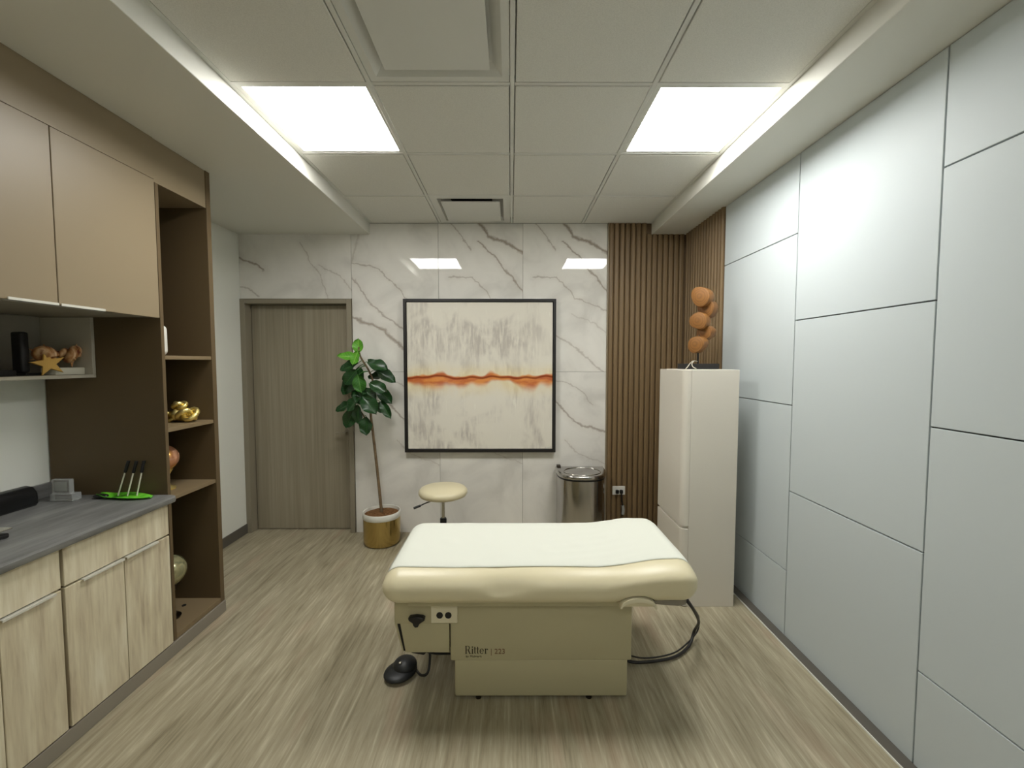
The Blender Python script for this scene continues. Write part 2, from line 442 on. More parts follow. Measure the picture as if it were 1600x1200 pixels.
struct('wall_rear', box(XL, XR, YB - 0.1, YB, 0, H + 0.1), 'paint', 'plain wall behind the viewpoint')

# ceiling
ceiling = struct('ceiling', box(XL - 0.1, XR + 0.15, YB - 0.1, 0.2, H + 0.06, H + 0.1), 'soffit', 'suspended tile ceiling between two lowered white soffits')
obj('soffit', box(XL, SL, YB, 0.0, HS, H + 0.06, bev=0.002, seg=1), 'soffit', ceiling)
obj('soffit', box(SR, XR + 0.012, YB, 0.0, HS, H + 0.06, bev=0.002, seg=1), 'soffit', ceiling)
gx = [SL, -0.557, 0.053, 0.663, SR]
gy = [0 - 0.61 * j for j in range(9)] + [YB]
tw = 0.012
bw = 0.0095
for x in gx[1:-1]:
    obj('grid_bar', box(x - bw, x + bw, YB, 0, H, H + 0.03, bev=0.001, seg=1), 'grid', ceiling, (x, 0, H))
obj('wall_angle', box(SL, SL + 0.02, YB, 0, H + 0.002, H + 0.03), 'grid', ceiling)
obj('wall_angle', box(SR - 0.02, SR, YB, 0, H + 0.002, H + 0.03), 'grid', ceiling)
obj('wall_angle', box(SL, SR, -0.016, 0, H + 0.001, H + 0.03), 'grid', ceiling)
for y in gy[1:-1]:
    for i in range(4):
        obj('grid_bar', box(gx[i] + (bw if i else 0.02), gx[i + 1] - (bw if i < 3 else 0.02), y - bw, y + bw, H + 0.0003, H + 0.03, bev=0.001, seg=1), 'grid', ceiling, ((gx[i] + gx[i + 1]) / 2, y, H))
SPECIAL = {(0, 2): 'light', (3, 2): 'light', (1, 0): 'vent', (1, 3): 'vent', (1, 7): 'rear', (2, 7): 'rear'}
for j in range(9):
    for i in range(4):
        if (i, j) in SPECIAL: continue
        obj('ceiling_tile', box(gx[i] + (0.0145 if i else 0.023), gx[i + 1] - (0.0145 if i < 3 else 0.023), gy[j + 1] + 0.0145, gy[j] - (0.0145 if j else 0.02), H - 0.001, H + 0.022, bev=0.002, seg=1), 'tile', ceiling, ((gx[i] + gx[i + 1]) / 2, (gy[j] + gy[j + 1]) / 2, H))

# ------------------------------------------------------------------ ceiling lights and air vents
def ceiling_light(i, j, label, lm='lamp', group='LED ceiling panels'):
    x0, x1 = gx[i] + (tw if i else 0.02), gx[i + 1] - (tw if i < 3 else 0.02)
    y1, y0 = gy[j] - tw, gy[j + 1] + tw
    t = thing('ceiling_light', label, 'ceiling light', ((x0 + x1) / 2, (y0 + y1) / 2, H), group)
    w = 0.014
    f = bmnew()
    add_box(f, x0, x1, y0, y0 + w, H + 0.003, H + 0.03); add_box(f, x0, x1, y1 - w, y1, H + 0.003, H + 0.03)
    add_box(f, x0, x0 + w + 0.012, y0 + w, y1 - w, H + 0.003, H + 0.03); add_box(f, x1 - w, x1, y0 + w, y1 - w, H + 0.003, H + 0.03)
    obj('light_frame', f, 'grid', t)
    obj('diffuser', box(x0 + w, x1 - w, y0 + w, y1 - w, H + 0.008, H + 0.016), lm, t)
ceiling_light(0, 2, 'bright square LED ceiling panel on the cabinet side of the room')
ceiling_light(3, 2, 'bright square LED ceiling panel beside the soffit above the pale panel wall')
def vent(i, j, label, wide, drop):
    x0, x1, y1, y0 = gx[i] + tw, gx[i + 1] - tw, gy[j] - tw, gy[j + 1] + tw
    t = thing('ceiling_vent', label, 'air vent', ((x0 + x1) / 2, (y0 + y1) / 2, H))
    a, b = wide            # rim width, bevel width
    f = bmnew()
    def ring(o0, z0, o1, z1):
        q0 = [(x0 + o0, y0 + o0, z0), (x1 - o0, y0 + o0, z0), (x1 - o0, y1 - o0, z0), (x0 + o0, y1 - o0, z0)]
        q1 = [(x0 + o1, y0 + o1, z1), (x1 - o1, y0 + o1, z1), (x1 - o1, y1 - o1, z1), (x0 + o1, y1 - o1, z1)]
        v0 = [f.verts.new(p) for p in q0]; v1 = [f.verts.new(p) for p in q1]
        for k in range(4): f.faces.new((v0[k], v1[k], v1[(k + 1) % 4], v0[(k + 1) % 4]))
    ring(0, H + 0.03, 0, H + 0.002); ring(0, H + 0.002, a, H + 0.002); ring(a, H + 0.002, a + b * 0.8, H + 0.035); ring(a + b * 0.8, H + 0.035, a + b + 0.06, H + 0.05)
    obj('vent_frame', f, 'grid', t)
    c = a + b
    obj('throat', box(x0 + c, x1 - c, y0 + c, y1 - c, H + 0.052, H + 0.056), 'blackm', t)
    obj('centre_plate', box(x0 + c, x1 - c, y0 + c, y1 - c, H - drop, H - drop + 0.008, bev=0.002), 'grid', t)
    obj('hanger', box((x0 + x1) / 2 - 0.02, (x0 + x1) / 2 + 0.02, (y0 + y1) / 2 - 0.02, (y0 + y1) / 2 + 0.02, H - drop + 0.008, H + 0.052), 'grid', t)
vent(1, 0, 'small square ceiling air vent with white centre plate above the painting', (0.050, 0.026), 0.014)
vent(1, 3, 'large square ceiling air vent with wide white centre plate over the table', (0.03, 0.050), 0.004)
ceiling_light(1, 7, 'added unseen fill light panel behind the viewpoint on the cabinet side', 'lamp_fill', 'LED ceiling panels')  # fill panels added out of view to raise the room brightness
ceiling_light(2, 7, 'added unseen fill light panel behind the viewpoint on the pale panel side', 'lamp_fill', 'LED ceiling panels')

# ------------------------------------------------------------------ door
d = bpy.data.objects.new('door_1', None); C.objects.link(d); place(d, (-1.82, 0.03, 0)); d['kind'] = 'structure'
d['label'] = 'tall grey brown wood-grain door in the marble wall beside the fig tree'
fr = bmnew()
add_box(fr, -2.296, -2.252, -0.012, 0.195, 0, DZ, bev=0.002, seg=1); add_box(fr, -1.376, -1.334, -0.012, 0.195, 0, DZ, bev=0.002, seg=1)
add_box(fr, -2.2522, -1.3758, -0.012, 0.195, 2.022, DZ, bev=0.002, seg=1)
obj('door_frame', fr, 'doorframe', d)
st = bmnew()
add_box(st, -2.2515, -2.238, 0.118, 0.19, 0, 2.0215); add_box(st, -1.389, -1.3765, 0.118, 0.19, 0, 2.0215)
obj('door_stop', st, 'doorframe', d)
obj('door_leaf', box(-2.247, -1.381, 0.075, 0.117, 0.006, 2.017, bev=0.002, seg=1), 'door', d)
hb = bmnew()
add_lathe(hb, [(0.024, 0), (0.026, 0.004), (0.024, 0.009)], n=20)
bmesh.ops.rotate(hb, verts=hb.verts, cent=(0, 0, 0), matrix=Matrix.Rotation(PI / 2, 3, 'X'))
bmesh.ops.translate(hb, verts=hb.verts, vec=(-1.425, 0.075, 0.885))
add_tube(hb, [(-1.425, 0.07, 0.885), (-1.425, 0.028, 0.885)], 0.009, k=1)
add_box(hb, -1.505, -1.412, 0.018, 0.032, 0.873, 0.897, bev=0.004)
obj('door_handle', hb, 'doorframe', d, smooth=40)

# ------------------------------------------------------------------ tall open shelving unit (left)
TX, TY0, TY1 = -1.70, -1.576, -1.187
t = thing('tall_shelf_unit', 'tall taupe open shelf unit standing at the end of the counter', 'shelf unit', (-2.0, -1.38, 0.068))
BK = -2.29
obj('side_panel', box(BK, TX, TY0 - 0.0, TY0 + 0.02, 0.07, 2.398, bev=0.001, seg=1), 'taupe_in', t)
obj('side_panel', box(BK, TX, TY1 - 0.034, TY1, 0.07, HS - 0.001, bev=0.001, seg=1), 'taupe_in', t)
obj('back_panel', box(BK, BK + 0.012, TY0 + 0.02, TY1 - 0.034, 0.09, 2.398), 'taupe_in', t)
obj('top_panel', box(BK, TX - 0.004, TY0, TY1 - 0.0342, 2.3985, HS - 0.001, bev=0.001, seg=1), 'taupe', t)
obj('bottom_panel', box(BK, TX, TY0 + 0.0202, TY1 - 0.0342, 0.07, 0.098, bev=0.001, seg=1), 'taupe_shelf', t)
for z in (1.55, 1.178, 0.822):
    obj('shelf', box(BK + 0.0125, TX - 0.004, TY0 + 0.0202, TY1 - 0.0342, z - 0.02, z, bev=0.001, seg=1), 'taupe_shelf', t)
kb = bmnew(); add_lathe(kb, [(0.011, 0), (0.011, 0.004), (0.003, 0.006)], (-1.86, -1.30, 0.098), 14)
obj('screw_cap', kb, 'blackm', t)

# ------------------------------------------------------------------ upper cabinets
UZ0, UZ1 = 1.735, 2.41
t = thing('upper_cabinet', 'taupe wall cabinet with flat doors and edge pulls above the counter', 'cabinet', (-2.0, -2.1, UZ0))
Y0U = -2.96
body = bmnew()
add_box(body, BK, TX - 0.021, Y0U, TY0 - 0.002, UZ0 + 0.004, HS - 0.001)
obj('carcass', body, 'niche_back', t)
obj('header_panel', box(TX - 0.0205, TX - 0.0005, Y0U, TY0 - 0.001, UZ1 + 0.0015, HS - 0.001, bev=0.0005, seg=1), 'taupe', t)
for a, b in ((-2.958, -2.507), (-2.504, -2.053), (-2.050, -1.579)):
    dr = obj('door', box(TX - 0.02, TX, a, b, UZ0, UZ1, bev=0.0015, seg=1), 'taupe', t)
    if b == -2.053: h0, h1 = -2.222, -2.056
    elif b == -1.579: h0, h1 = -2.047, -1.868
    else: h0, h1 = -2.70, -2.52
    hb = box(TX - 0.018, TX + 0.007, h0, h1, UZ0 - 0.003, UZ0 - 0.0002, bev=0.0005, seg=1)
    add_box(hb, TX + 0.003, TX + 0.007, h0, h1, UZ0 - 0.003, UZ0 + 0.009, bev=0.0005, seg=1)
    obj('edge_pull', hb, 'alu', dr)
# open niche box hung under the cabinet
NX0, NX1, NZ0, NZ1 = BK, -2.03, 1.44, UZ0 + 0.002
t = thing('open_wall_shelf', 'light grey open box shelf hung under the taupe wall cabinet', 'shelf', (-2.16, -2.1, NZ0))
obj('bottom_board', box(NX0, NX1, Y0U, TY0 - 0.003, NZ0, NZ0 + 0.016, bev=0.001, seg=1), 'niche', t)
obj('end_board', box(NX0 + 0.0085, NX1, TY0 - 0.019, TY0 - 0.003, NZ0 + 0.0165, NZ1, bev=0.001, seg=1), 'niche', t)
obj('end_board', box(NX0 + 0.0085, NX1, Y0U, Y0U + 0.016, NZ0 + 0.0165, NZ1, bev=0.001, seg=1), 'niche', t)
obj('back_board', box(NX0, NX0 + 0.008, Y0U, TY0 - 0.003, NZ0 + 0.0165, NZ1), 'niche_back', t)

# ------------------------------------------------------------------ base cabinets, worktop, kick strip
BX = -1.69
struct('trim_2', box(BX - 0.03, BX - 0.002, -3.3, TY1, 0, 0.068, bev=0.002, seg=1), 'base_grey', 'grey kick strip under base cabinets and shelf unit')
def base_cabinet(y0, y1, label, split):
    t = thing('base_cabinet', label, 'cabinet', (-2.0, (y0 + y1) / 2, 0.07), 'washed oak base cabinets under the worktop')
    obj('carcass', box(BK, BX - 0.021, y0 + 0.001, y1 - 0.001, 0.072, 0.80), 'taupe_in', t)
    g = 0.0035
    dr = obj('drawer', box(BX - 0.02, BX, y0 + g, y1 - g, 0.645, 0.797, bev=0.0015, seg=1), 'palewood', t)
    ym = (y0 + y1) / 2
    obj('edge_pull', box(BX - 0.018, BX + 0.008, ym - 0.085, ym + 0.095, 0.798, 0.8005), 'steeldark', dr, label='dark edge pull')
    for a, b, h0, h1 in ((y0 + g, split - g / 2, split - 0.19, split - 0.008), (split + g / 2, y1 - g, split + 0.004, split + 0.175)):
        dd = obj('door', box(BX - 0.02, BX, a, b, 0.075, 0.637, bev=0.0015, seg=1), 'palewood', t)
        hb = box(BX - 0.018, BX + 0.012, h0, h1, 0.6375, 0.640)
        add_box(hb, BX + 0.009, BX + 0.012, h0, h1, 0.632, 0.6375)
        obj('edge_pull', hb, 'alu', dd)
base_cabinet(-2.100, TY0 - 0.012, 'washed oak base cabinet next to the tall shelf unit', -1.843)
base_cabinet(-2.606, -2.106, 'washed oak base cabinet nearest the viewer, farther from the shelf unit', -2.312)
base_cabinet(-3.112, -2.612, 'washed oak base cabinet at the near end of the run, beyond the frame', -2.86)
# filler strip between cabinet and tall unit belongs to the worktop support
pts = [(BK, 0.803), (-1.672, 0.803), (-1.664, 0.806), (-1.660, 0.814), (-1.660, 0.830), (-1.665, 0.838), (-1.675, 0.842), (BK, 0.842)]
b = bmnew(); add_prism(b, pts, 'y', -3.3, TY0 - 0.001)
t = thing('worktop', 'dark grey laminate worktop with rounded front edge on the base cabinets', 'worktop', (-2.0, -2.4, 0.803))
obj('top_slab', b, 'counter', t, smooth=30)
obj('backsplash', box(BK, BK + 0.02, -3.3, TY0 - 0.001, 0.8425, 0.912, bev=0.003), 'counter', t)

# ------------------------------------------------------------------ exam table
t = thing('exam_table', 'cream powered exam table with padded top in the middle of the room', 'exam table', (0.18, -1.65, 0.0))
CX0, CX1, CYC, HY, HZ = -0.505, 0.845, -1.668, 0.325, 0.071
ZC = 0.563
sst = lambda a, b, v: (lambda u: u * u * (3 - 2 * u))(min(max((v - a) / (b - a), 0), 1))
def lift(x): return 0.027 * sst(0.42, 0.74, x)
def ends(x, r=0.075):
    u = min(max(min(x - CX0, CX1 - x) / r, 0), 1)
    return math.sqrt(max(0.0, 1 - (1 - u) ** 2))
RY, RL = 0.135, 0.06
ZM = -0.018                        # height of the widest line below the centre
def top_z(x, y):
    q = ends(x); hy = HY - 0.06 * (1 - q); hz = HZ * (0.06 + 0.94 * q)
    dy = abs(y - CYC) - (hy - RY)
    k = 1.0 if dy <= 0 else max(0.0, 1 - (dy / RY) ** 2.3) ** (1 / 2.3)
    return ZC + lift(x) + ZM * q + (hz - ZM * q) * k
b = bmnew(); rings = []
NX = 110
xs = []
for i in range(NX + 1):
    u = i / NX
    xs.append(CX0 + (CX1 - CX0) * (0.5 - 0.5 * math.cos(PI * u)) * 0.5 + (CX1 - CX0) * u * 0.5)
for x in xs:
    s = ends(x); hy = HY - 0.06 * (1 - s); hz = HZ * (0.02 + 0.98 * s)
    zm = ZM * s; up, dn = hz - zm, hz + zm
    prof = []
    cs = lambda a: math.cos(a) ** (2 / 2.3) if a < PI / 2 - 1e-6 else 0.0
    sn = lambda a: math.sin(a) ** (2 / 2.3) if a > 1e-6 else 0.0
    N_ = 16
    for k in range(N_ + 1): prof.append((-(hy - RY) - RY * cs(k / N_ * PI / 2), zm + up * sn(k / N_ * PI / 2)))
    for k in range(1, 10): prof.append((-(hy - RY) + 2 * (hy - RY) * k / 10, hz))
    for k in range(N_ + 1): prof.append(((hy - RY) + RY * sn(k / N_ * PI / 2), zm + up * cs(k / N_ * PI / 2)))
    low = []
    for k in range(1, 11): low.append(((hy - RL) + RL * math.cos(k / 10 * PI / 2), zm - dn * math.sin(k / 10 * PI / 2)))
    for k in range(1, 10): low.append(((hy - RL) - 2 * (hy - RL) * k / 10, -hz))
    for k in range(0, 10): low.append((-(hy - RL) - RL * math.sin(k / 10 * PI / 2), zm - dn * math.cos(k / 10 * PI / 2)))
    ring = []
    for y_, z_ in prof + low:
        Y, Z = CYC + y_, ZC + z_ + lift(x) * (1 if z_ > 0 else 0.35)
        if y_ < -(hy - RY):
            fz = math.exp(-((z_ - 0.012) / 0.04) ** 2)
            wv = math.exp(-((x + 0.015) / (0.045 if x < -0.015 else 0.10)) ** 2)
            Y += 0.008 * wv * fz
            Z -= 0.020 * wv * math.exp(-((z_ - 0.012) / 0.035) ** 2)
            Y += 0.006 * math.exp(-((x - 0.10) / 0.07) ** 2) * fz
            Y -= 0.012 * sst(0.42, 0.62, x) * math.exp(-((z_ - 0.03) / 0.03) ** 2)
            if z_ < 0.03 and abs(x - 0.578) < 0.082:
                Z = max(Z, ZC - HZ + 0.052 * math.sqrt(1 - ((x - 0.578) / 0.082) ** 2))
        ring.append(b.verts.new((x, Y, Z)))
    rings.append(ring)
for a, c in zip(rings, rings[1:]):
    nn = len(a)
    for k in range(nn): b.faces.new((a[k], a[(k + 1) % nn], c[(k + 1) % nn], c[k]))
b.faces.new(rings[0]); b.faces.new(rings[-1][::-1])
bmesh.ops.recalc_face_normals(b, faces=b.faces)
obj('cushion', b, 'vinyl', t, smooth=60)
obj('top_plate', box(-0.40, 0.62, -1.93, -1.39, 0.462, 0.497, bev=0.004), 'cream', t)
hp = bmnew()
add_prism(hp, [(0.62, 0.500), (0.66, 0.484), (0.76, 0.476), (0.795, 0.482), (0.80, 0.515), (0.72, 0.512)], 'y', -1.955, -1.40, bev=0.006)
obj('headrest_pan', hp, 'base_grey', t, label='grey pan under the padded head end')
oa = [(0.578 + 0.076 * math.cos(PI * k / 20), 0.494 + 0.044 * math.sin(PI * k / 20)) for k in range(21)]
ia = [(0.578 + 0.069 * math.cos(PI * k / 20), 0.494 + 0.027 * math.sin(PI * k / 20)) for k in range(20, -1, -1)]
ob = bmnew(); add_prism(ob, oa + ia, 'y', -2.004, -1.93)
ah = obj('arch_handle', ob, 'cream_hi', t, smooth=40, label='glossy pale arched pull handle')
ob = bmnew(); add_prism(ob, [(0.578 + 0.068 * math.cos(PI * k / 20), 0.494 + 0.026 * math.sin(PI * k / 20)) for k in range(21)], 'y', -1.985, -1.935)
obj('handle_infill', ob, 'vinyl', ah)
obj('base_cover', box(-0.224, 0.588, -1.877, -1.43, 0.180, 0.470, bev=0.008, seg=3), 'cream', t, smooth=40)
obj('lower_base', box(-0.205, 0.571, -1.875, -1.432, 0.012, 0.186, bev=0.008, seg=3), 'cream', t, smooth=40)
obj('plinth', box(-0.18, 0.545, -1.85, -1.45, 0.0, 0.014), 'blackm', t)
for x in (-0.10, 0.40):
    lb = bmnew(); add_lathe(lb, [(0.014, 0), (0.014, 0.013)], (x, -1.862, 0), 12); obj('levelling_foot', lb, 'steeldark', t)
# left end box with stirrup storage
eb = bmnew()
add_box(eb, -0.472, -0.190, -1.878, -1.50, 0.352, 0.470, bev=0.004)
obj('end_box', eb, 'cream', t, smooth=40)
ep = bmnew(); add_prism(ep, [(-0.448, 0.356), (-0.424, 0.219), (-0.229, 0.219), (-0.229, 0.356)], 'y', -1.876, -1.845, bev=0.003)
obj('end_panel', ep, 'cream', t, smooth=40)
eg = bmnew(); add_prism(eg, [(-0.462, 0.352), (-0.434, 0.222), (-0.424, 0.222), (-0.448, 0.352)], 'y', -1.868, -1.55); obj('end_panel_edge', eg, 'blackm', t)
el = bmnew(); add_prism(el, [(-0.472, 0.352), (-0.440, 0.222), (-0.434, 0.222), (-0.462, 0.352)], 'y', -1.872, -1.55); obj('outer_side', el, 'cream', t)
eu = box(-0.43, -0.227, -1.844, -1.52, 0.222, 0.352); obj('end_box_core', eu, 'blackm', t)
op = obj('outlet_plate', box(-0.307, -0.190, -1.889, -1.8785, 0.362, 0.440, bev=0.003), 'cream_hi', t)
for x in (-0.268, -0.230):
    pb = bmnew(); add_lathe(pb, [(0.0145, 0), (0.0145, 0.002)], n=20)
    bmesh.ops.rotate(pb, verts=pb.verts, cent=(0, 0, 0), matrix=Matrix.Rotation(PI / 2, 3, 'X')); bmesh.ops.translate(pb, verts=pb.verts, vec=(x, -1.889, 0.399))
    obj('socket', pb, 'blackm', op, label='round black socket')
kn = bmnew()
add_prism(kn, [(-0.405, 0.391), (-0.398, 0.397), (-0.37, 0.401), (-0.342, 0.397), (-0.332, 0.391), (-0.334, 0.381), (-0.356, 0.366), (-0.362, 0.352), (-0.374, 0.350), (-0.382, 0.358), (-0.386, 0.370), (-0.402, 0.381)], 'y', -1.905, -1.878, bev=0.005, seg=3)
obj('stirrup_knob', kn, 'black', t, smooth=50, label='black three-lobed knob')
def serif_word(x0, z0, h, y, parent):
    b = bmnew()
    def q(ax, az, bx, bz): add_box(b, x0 + ax * h, x0 + bx * h, y - 0.0006, y, z0 + az * h, z0 + bz * h)
    def poly(p): add_prism(b, [(x0 + px_ * h, z0 + pz_ * h) for px_, pz_ in p], 'y', y - 0.0006, y)
    def arc(cx, cz, ro, rw, a0, a1, sx=1.0, n_=14):
        for k in range(n_):
            t0, t1 = a0 + (a1 - a0) * k / n_, a0 + (a1 - a0) * (k + 1) / n_
            w0, w1 = rw * (0.35 + 0.65 * abs(math.cos(t0))), rw * (0.35 + 0.65 * abs(math.cos(t1)))
            poly([(cx + sx * ro * math.cos(t0), cz + ro * math.sin(t0)), (cx + sx * ro * math.cos(t1), cz + ro * math.sin(t1)),
                  (cx + sx * (ro - w1) * math.cos(t1), cz + (ro - w1) * math.sin(t1)), (cx + sx * (ro - w0) * math.cos(t0), cz + (ro - w0) * math.sin(t0))])
    def stem(x, top, w=0.125, flag=True):
        q(x, 0, x + w, top); q(x - 0.05, 0, x + w + 0.05, 0.04)
        if flag: q(x - 0.05, top - 0.04, x + w, top)
    stem(0.06, 1.0); q(0.18, 0.96, 0.36, 1.0); q(0.18, 0.48, 0.36, 0.52); arc(0.36, 0.74, 0.26, 0.13, -PI / 2, PI / 2, 0.85)
    poly([(0.33, 0.49), (0.45, 0.49), (0.66, 0.0), (0.52, 0.0)]); q(0.50, 0, 0.74, 0.04)
    stem(0.84, 0.64); arc(0.90, 0.85, 0.085, 0.085, 0, 2 * PI)
    for x in (1.14, 1.48):
        q(x, 0.08, x + 0.12, 0.86); q(x - 0.07, 0.60, x + 0.24, 0.64); arc(x + 0.13, 0.12, 0.12, 0.07, PI, 1.75 * PI)
    arc(2.04, 0.32, 0.33, 0.13, 0.0, 1.78 * PI, 0.78, 22); q(1.84, 0.33, 2.28, 0.37)
    stem(2.44, 0.64); arc(2.66, 0.42, 0.20, 0.10, 0.35 * PI, 0.95 * PI); arc(2.745, 0.555, 0.07, 0.07, 0, 2 * PI)
    return obj('lettering', b, 'ink', parent, (x0, y, z0))
serif_word(-0.158, 0.214, 0.0365, -1.8771, t)
text_mesh('lettering', '| 223', 0.033, 'inkred', t, (-0.045, -1.8778, 0.214))
text_mesh('lettering', 'by Midmark', 0.0135, 'ink', t, (-0.155, -1.8778, 0.198), spacing=1.1)
cb = bmnew()
add_tube(cb, [(0.57, -1.60, 0.03), (0.646, -1.655, 0.014), (0.759, -1.655, 0.014), (0.884, -1.622, 0.014), (0.985, -1.55, 0.02), (1.035, -1.50, 0.07), (1.025, -1.57, 0.16), (0.97, -1.66, 0.26), (0.90, -1.72, 0.36), (0.80, -1.70, 0.46), (0.70, -1.66, 0.485)], 0.0075, 10, 8)
add_tube(cb, [(0.57, -1.58, 0.03), (0.70, -1.645, 0.026), (0.86, -1.622, 0.028), (0.97, -1.55, 0.03), (1.065, -1.47, 0.05), (1.045, -1.53, 0.15), (0.985, -1.64, 0.25), (0.91, -1.70, 0.36)], 0.004, 8, 8)
obj('power_cable', cb, 'cable', t, smooth=60, label='black cable looping from the head end to the floor')

# paper sheet
b = bmnew()
PX0, PX1, PY0, PY1 = -0.487, 0.868, -1.915, -1.352
NXP, NYP = 90, 44
grid = []
for i in range(NXP + 1):
    row = []
    for j in range(NYP + 1):
        x = PX0 + (PX1 - PX0) * i / NXP; v = j / NYP
        y0 = PY0 + 0.014 * sst(-0.1, 0.3, x) * 0 + 0.012 * sst(0.35, 0.7, x) + 0.003 * math.sin(x * 9)
        y = y0 + (PY1 - y0) * v
        if x <= CX1 - 0.012:
            z = top_z(x, y) + 0.0014
        else:
            ov = x - (CX1 - 0.012)
            z = top_z(CX1 - 0.012, y) + 0.0014 - ov * 1.7
        z += 0.0016 * max(0, math.sin(x * 31 + y * 17)) * max(0, math.sin(y * 23 - x * 9)) + 0.0012 * max(0, math.sin((y - 0.17 * x) * 95)) * sst(0.15, 0.4, x) * (1 - sst(0.6, 0.75, x))
        if x > 0.6 and v > 0.9: z += 0.012 * (v - 0.9) * 10 * max(0, math.sin((x - 0.6) * 24))
        row.append(b.verts.new((x, y, z)))
    grid.append(row)
for i in range(NXP):
    for j in range(NYP): b.faces.new((grid[i][j], grid[i + 1][j], grid[i + 1][j + 1], grid[i][j + 1]))
o = obj('paper_sheet', b, 'paper', None, (0.15, -1.63, 0.635), smooth=70)
sm = o.modifiers.new('thickness', 'SOLIDIFY'); sm.thickness = 0.0012; sm.offset = 1
tag(o, 'white paper sheet laid over the cream exam table top', 'paper sheet')

# foot pedal
t = thing('foot_pedal', 'black foot pedal on the floor beside the exam table base', 'foot pedal', (-0.485, -1.75, 0))
rot = Matrix.Rotation(math.radians(-38), 3, 'Z')
b = bmnew()
for (cx, cy, cz, r, sc) in ((0, -0.004, 0.020, 0.072, (1.0, 1.16, 0.30)),):
    add_ball(b, (cx, cy, cz), r, sc, 28, 16)
for v in b.verts:
    v.co = rot @ v.co + Vector((-0.486, -1.722, 0))
    if v.co.z < 0: v.co.z = 0
obj('pedal_base', b, 'pedal', t, smooth=60)
b = bmnew(); add_ball(b, (0, 0.014, 0.036), 0.058, (1.0, 1.0, 0.62), 28, 16)
for v in b.verts: v.co = rot @ v.co + Vector((-0.480, -1.717, 0))
obj('pedal_dome', b, 'pedal', t, smooth=60)
b = bmnew(); add_ball(b, (-0.487, -1.735, 0.068), 0.008, (1, 1, 0.6), 14, 8); obj('stud', b, 'chrome', t, smooth=60)
b = bmnew()
add_tube(b, [(-0.425, -1.705, 0.02), (-0.385, -1.74, 0.010), (-0.352, -1.745, 0.03), (-0.350, -1.70, 0.085), (-0.368, -1.69, 0.15), (-0.372, -1.70, 0.224)], 0.006, 8, 8)
add_tube(b, [(-0.40, -1.78, 0.215), (-0.37, -1.79, 0.178), (-0.32, -1.79, 0.155), (-0.26, -1.78, 0.145), (-0.20, -1.77, 0.14)], 0.005, 8, 8)
obj('pedal_cable', b, 'cable', t, smooth=60)
b = bmnew(); add_prism(b, [(-0.425, 0.219), (-0.405, 0.19), (-0.35, 0.18), (-0.335, 0.196), (-0.345, 0.219)], 'y', -1.84, -1.76, bev=0.004); obj('cable_plug', b, 'blackm', t)

# ------------------------------------------------------------------ stool
SX, SY = -0.478, -0.47
t = thing('stool', 'round cream padded stool on a chrome post behind the exam table', 'stool', (SX, SY, 0))
b = bmnew(); add_lathe(b, [(0.05, 0.478), (0.155, 0.480), (0.178, 0.490), (0.188, 0.508), (0.186, 0.526), (0.172, 0.542), (0.13, 0.554), (0.06, 0.558), (0.002, 0.559)], (SX, SY, 0), 48)
obj('seat', b, 'vinyl', t, smooth=60)
b = bmnew(); add_lathe(b, [(0.09, 0.466), (0.12, 0.470), (0.12, 0.479)], (SX, SY, 0), 24); obj('seat_plate', b, 'steeldark', t)
b = bmnew(); add_lathe(b, [(0.0125, 0.22), (0.0125, 0.468)], (SX, SY, 0), 18); obj('post', b, 'chrome', t, smooth=60)
b = bmnew(); add_lathe(b, [(0.026, 0.10), (0.026, 0.30), (0.022, 0.308), (0.013, 0.309)], (SX, SY, 0), 20); obj('sleeve', b, 'black', t, smooth=40)
b = bmnew(); add_tube(b, [(SX - 0.05, SY - 0.05, 0.468), (SX - 0.12, SY - 0.10, 0.455), (SX - 0.15, SY - 0.115, 0.444)], 0.005, 8)
add_tube(b, [(SX - 0.15, SY - 0.115, 0.444), (SX - 0.20, SY - 0.13, 0.428)], 0.009, 10, 3); obj('height_lever', b, 'black', t, smooth=50)
for k in range(5):
    a = 2 * PI * k / 5 + 0.3; dx, dy = math.cos(a), math.sin(a)
    b = bmnew(); add_tube(b, [(SX + dx * 0.02, SY + dy * 0.02, 0.11), (SX + dx * 0.14, SY + dy * 0.14, 0.095), (SX + dx * 0.25, SY + dy * 0.25, 0.07)], lambda u: 0.02 - 0.008 * u, 10)
    lg = obj('leg', b, 'chrome', t, smooth=60)
    b = bmnew(); add_lathe(b, [(0.022, -0.012), (0.025, -0.006), (0.025, 0.006), (0.022, 0.012)], n=18)
    bmesh.ops.rotate(b, verts=b.verts, cent=(0, 0, 0), matrix=Matrix.Rotation(PI / 2, 3, 'X')); bmesh.ops.rotate(b, verts=b.verts, cent=(0, 0, 0), matrix=Matrix.Rotation(a, 3, 'Z'))
    bmesh.ops.translate(b, verts=b.verts, vec=(SX + dx * 0.255, SY + dy * 0.255, 0.0252))
    add_tube(b, [(SX + dx * 0.25, SY + dy * 0.25, 0.028), (SX + dx * 0.25, SY + dy * 0.25, 0.07)], 0.005, 8, 1)
    obj('caster', b, 'black', lg, smooth=40)

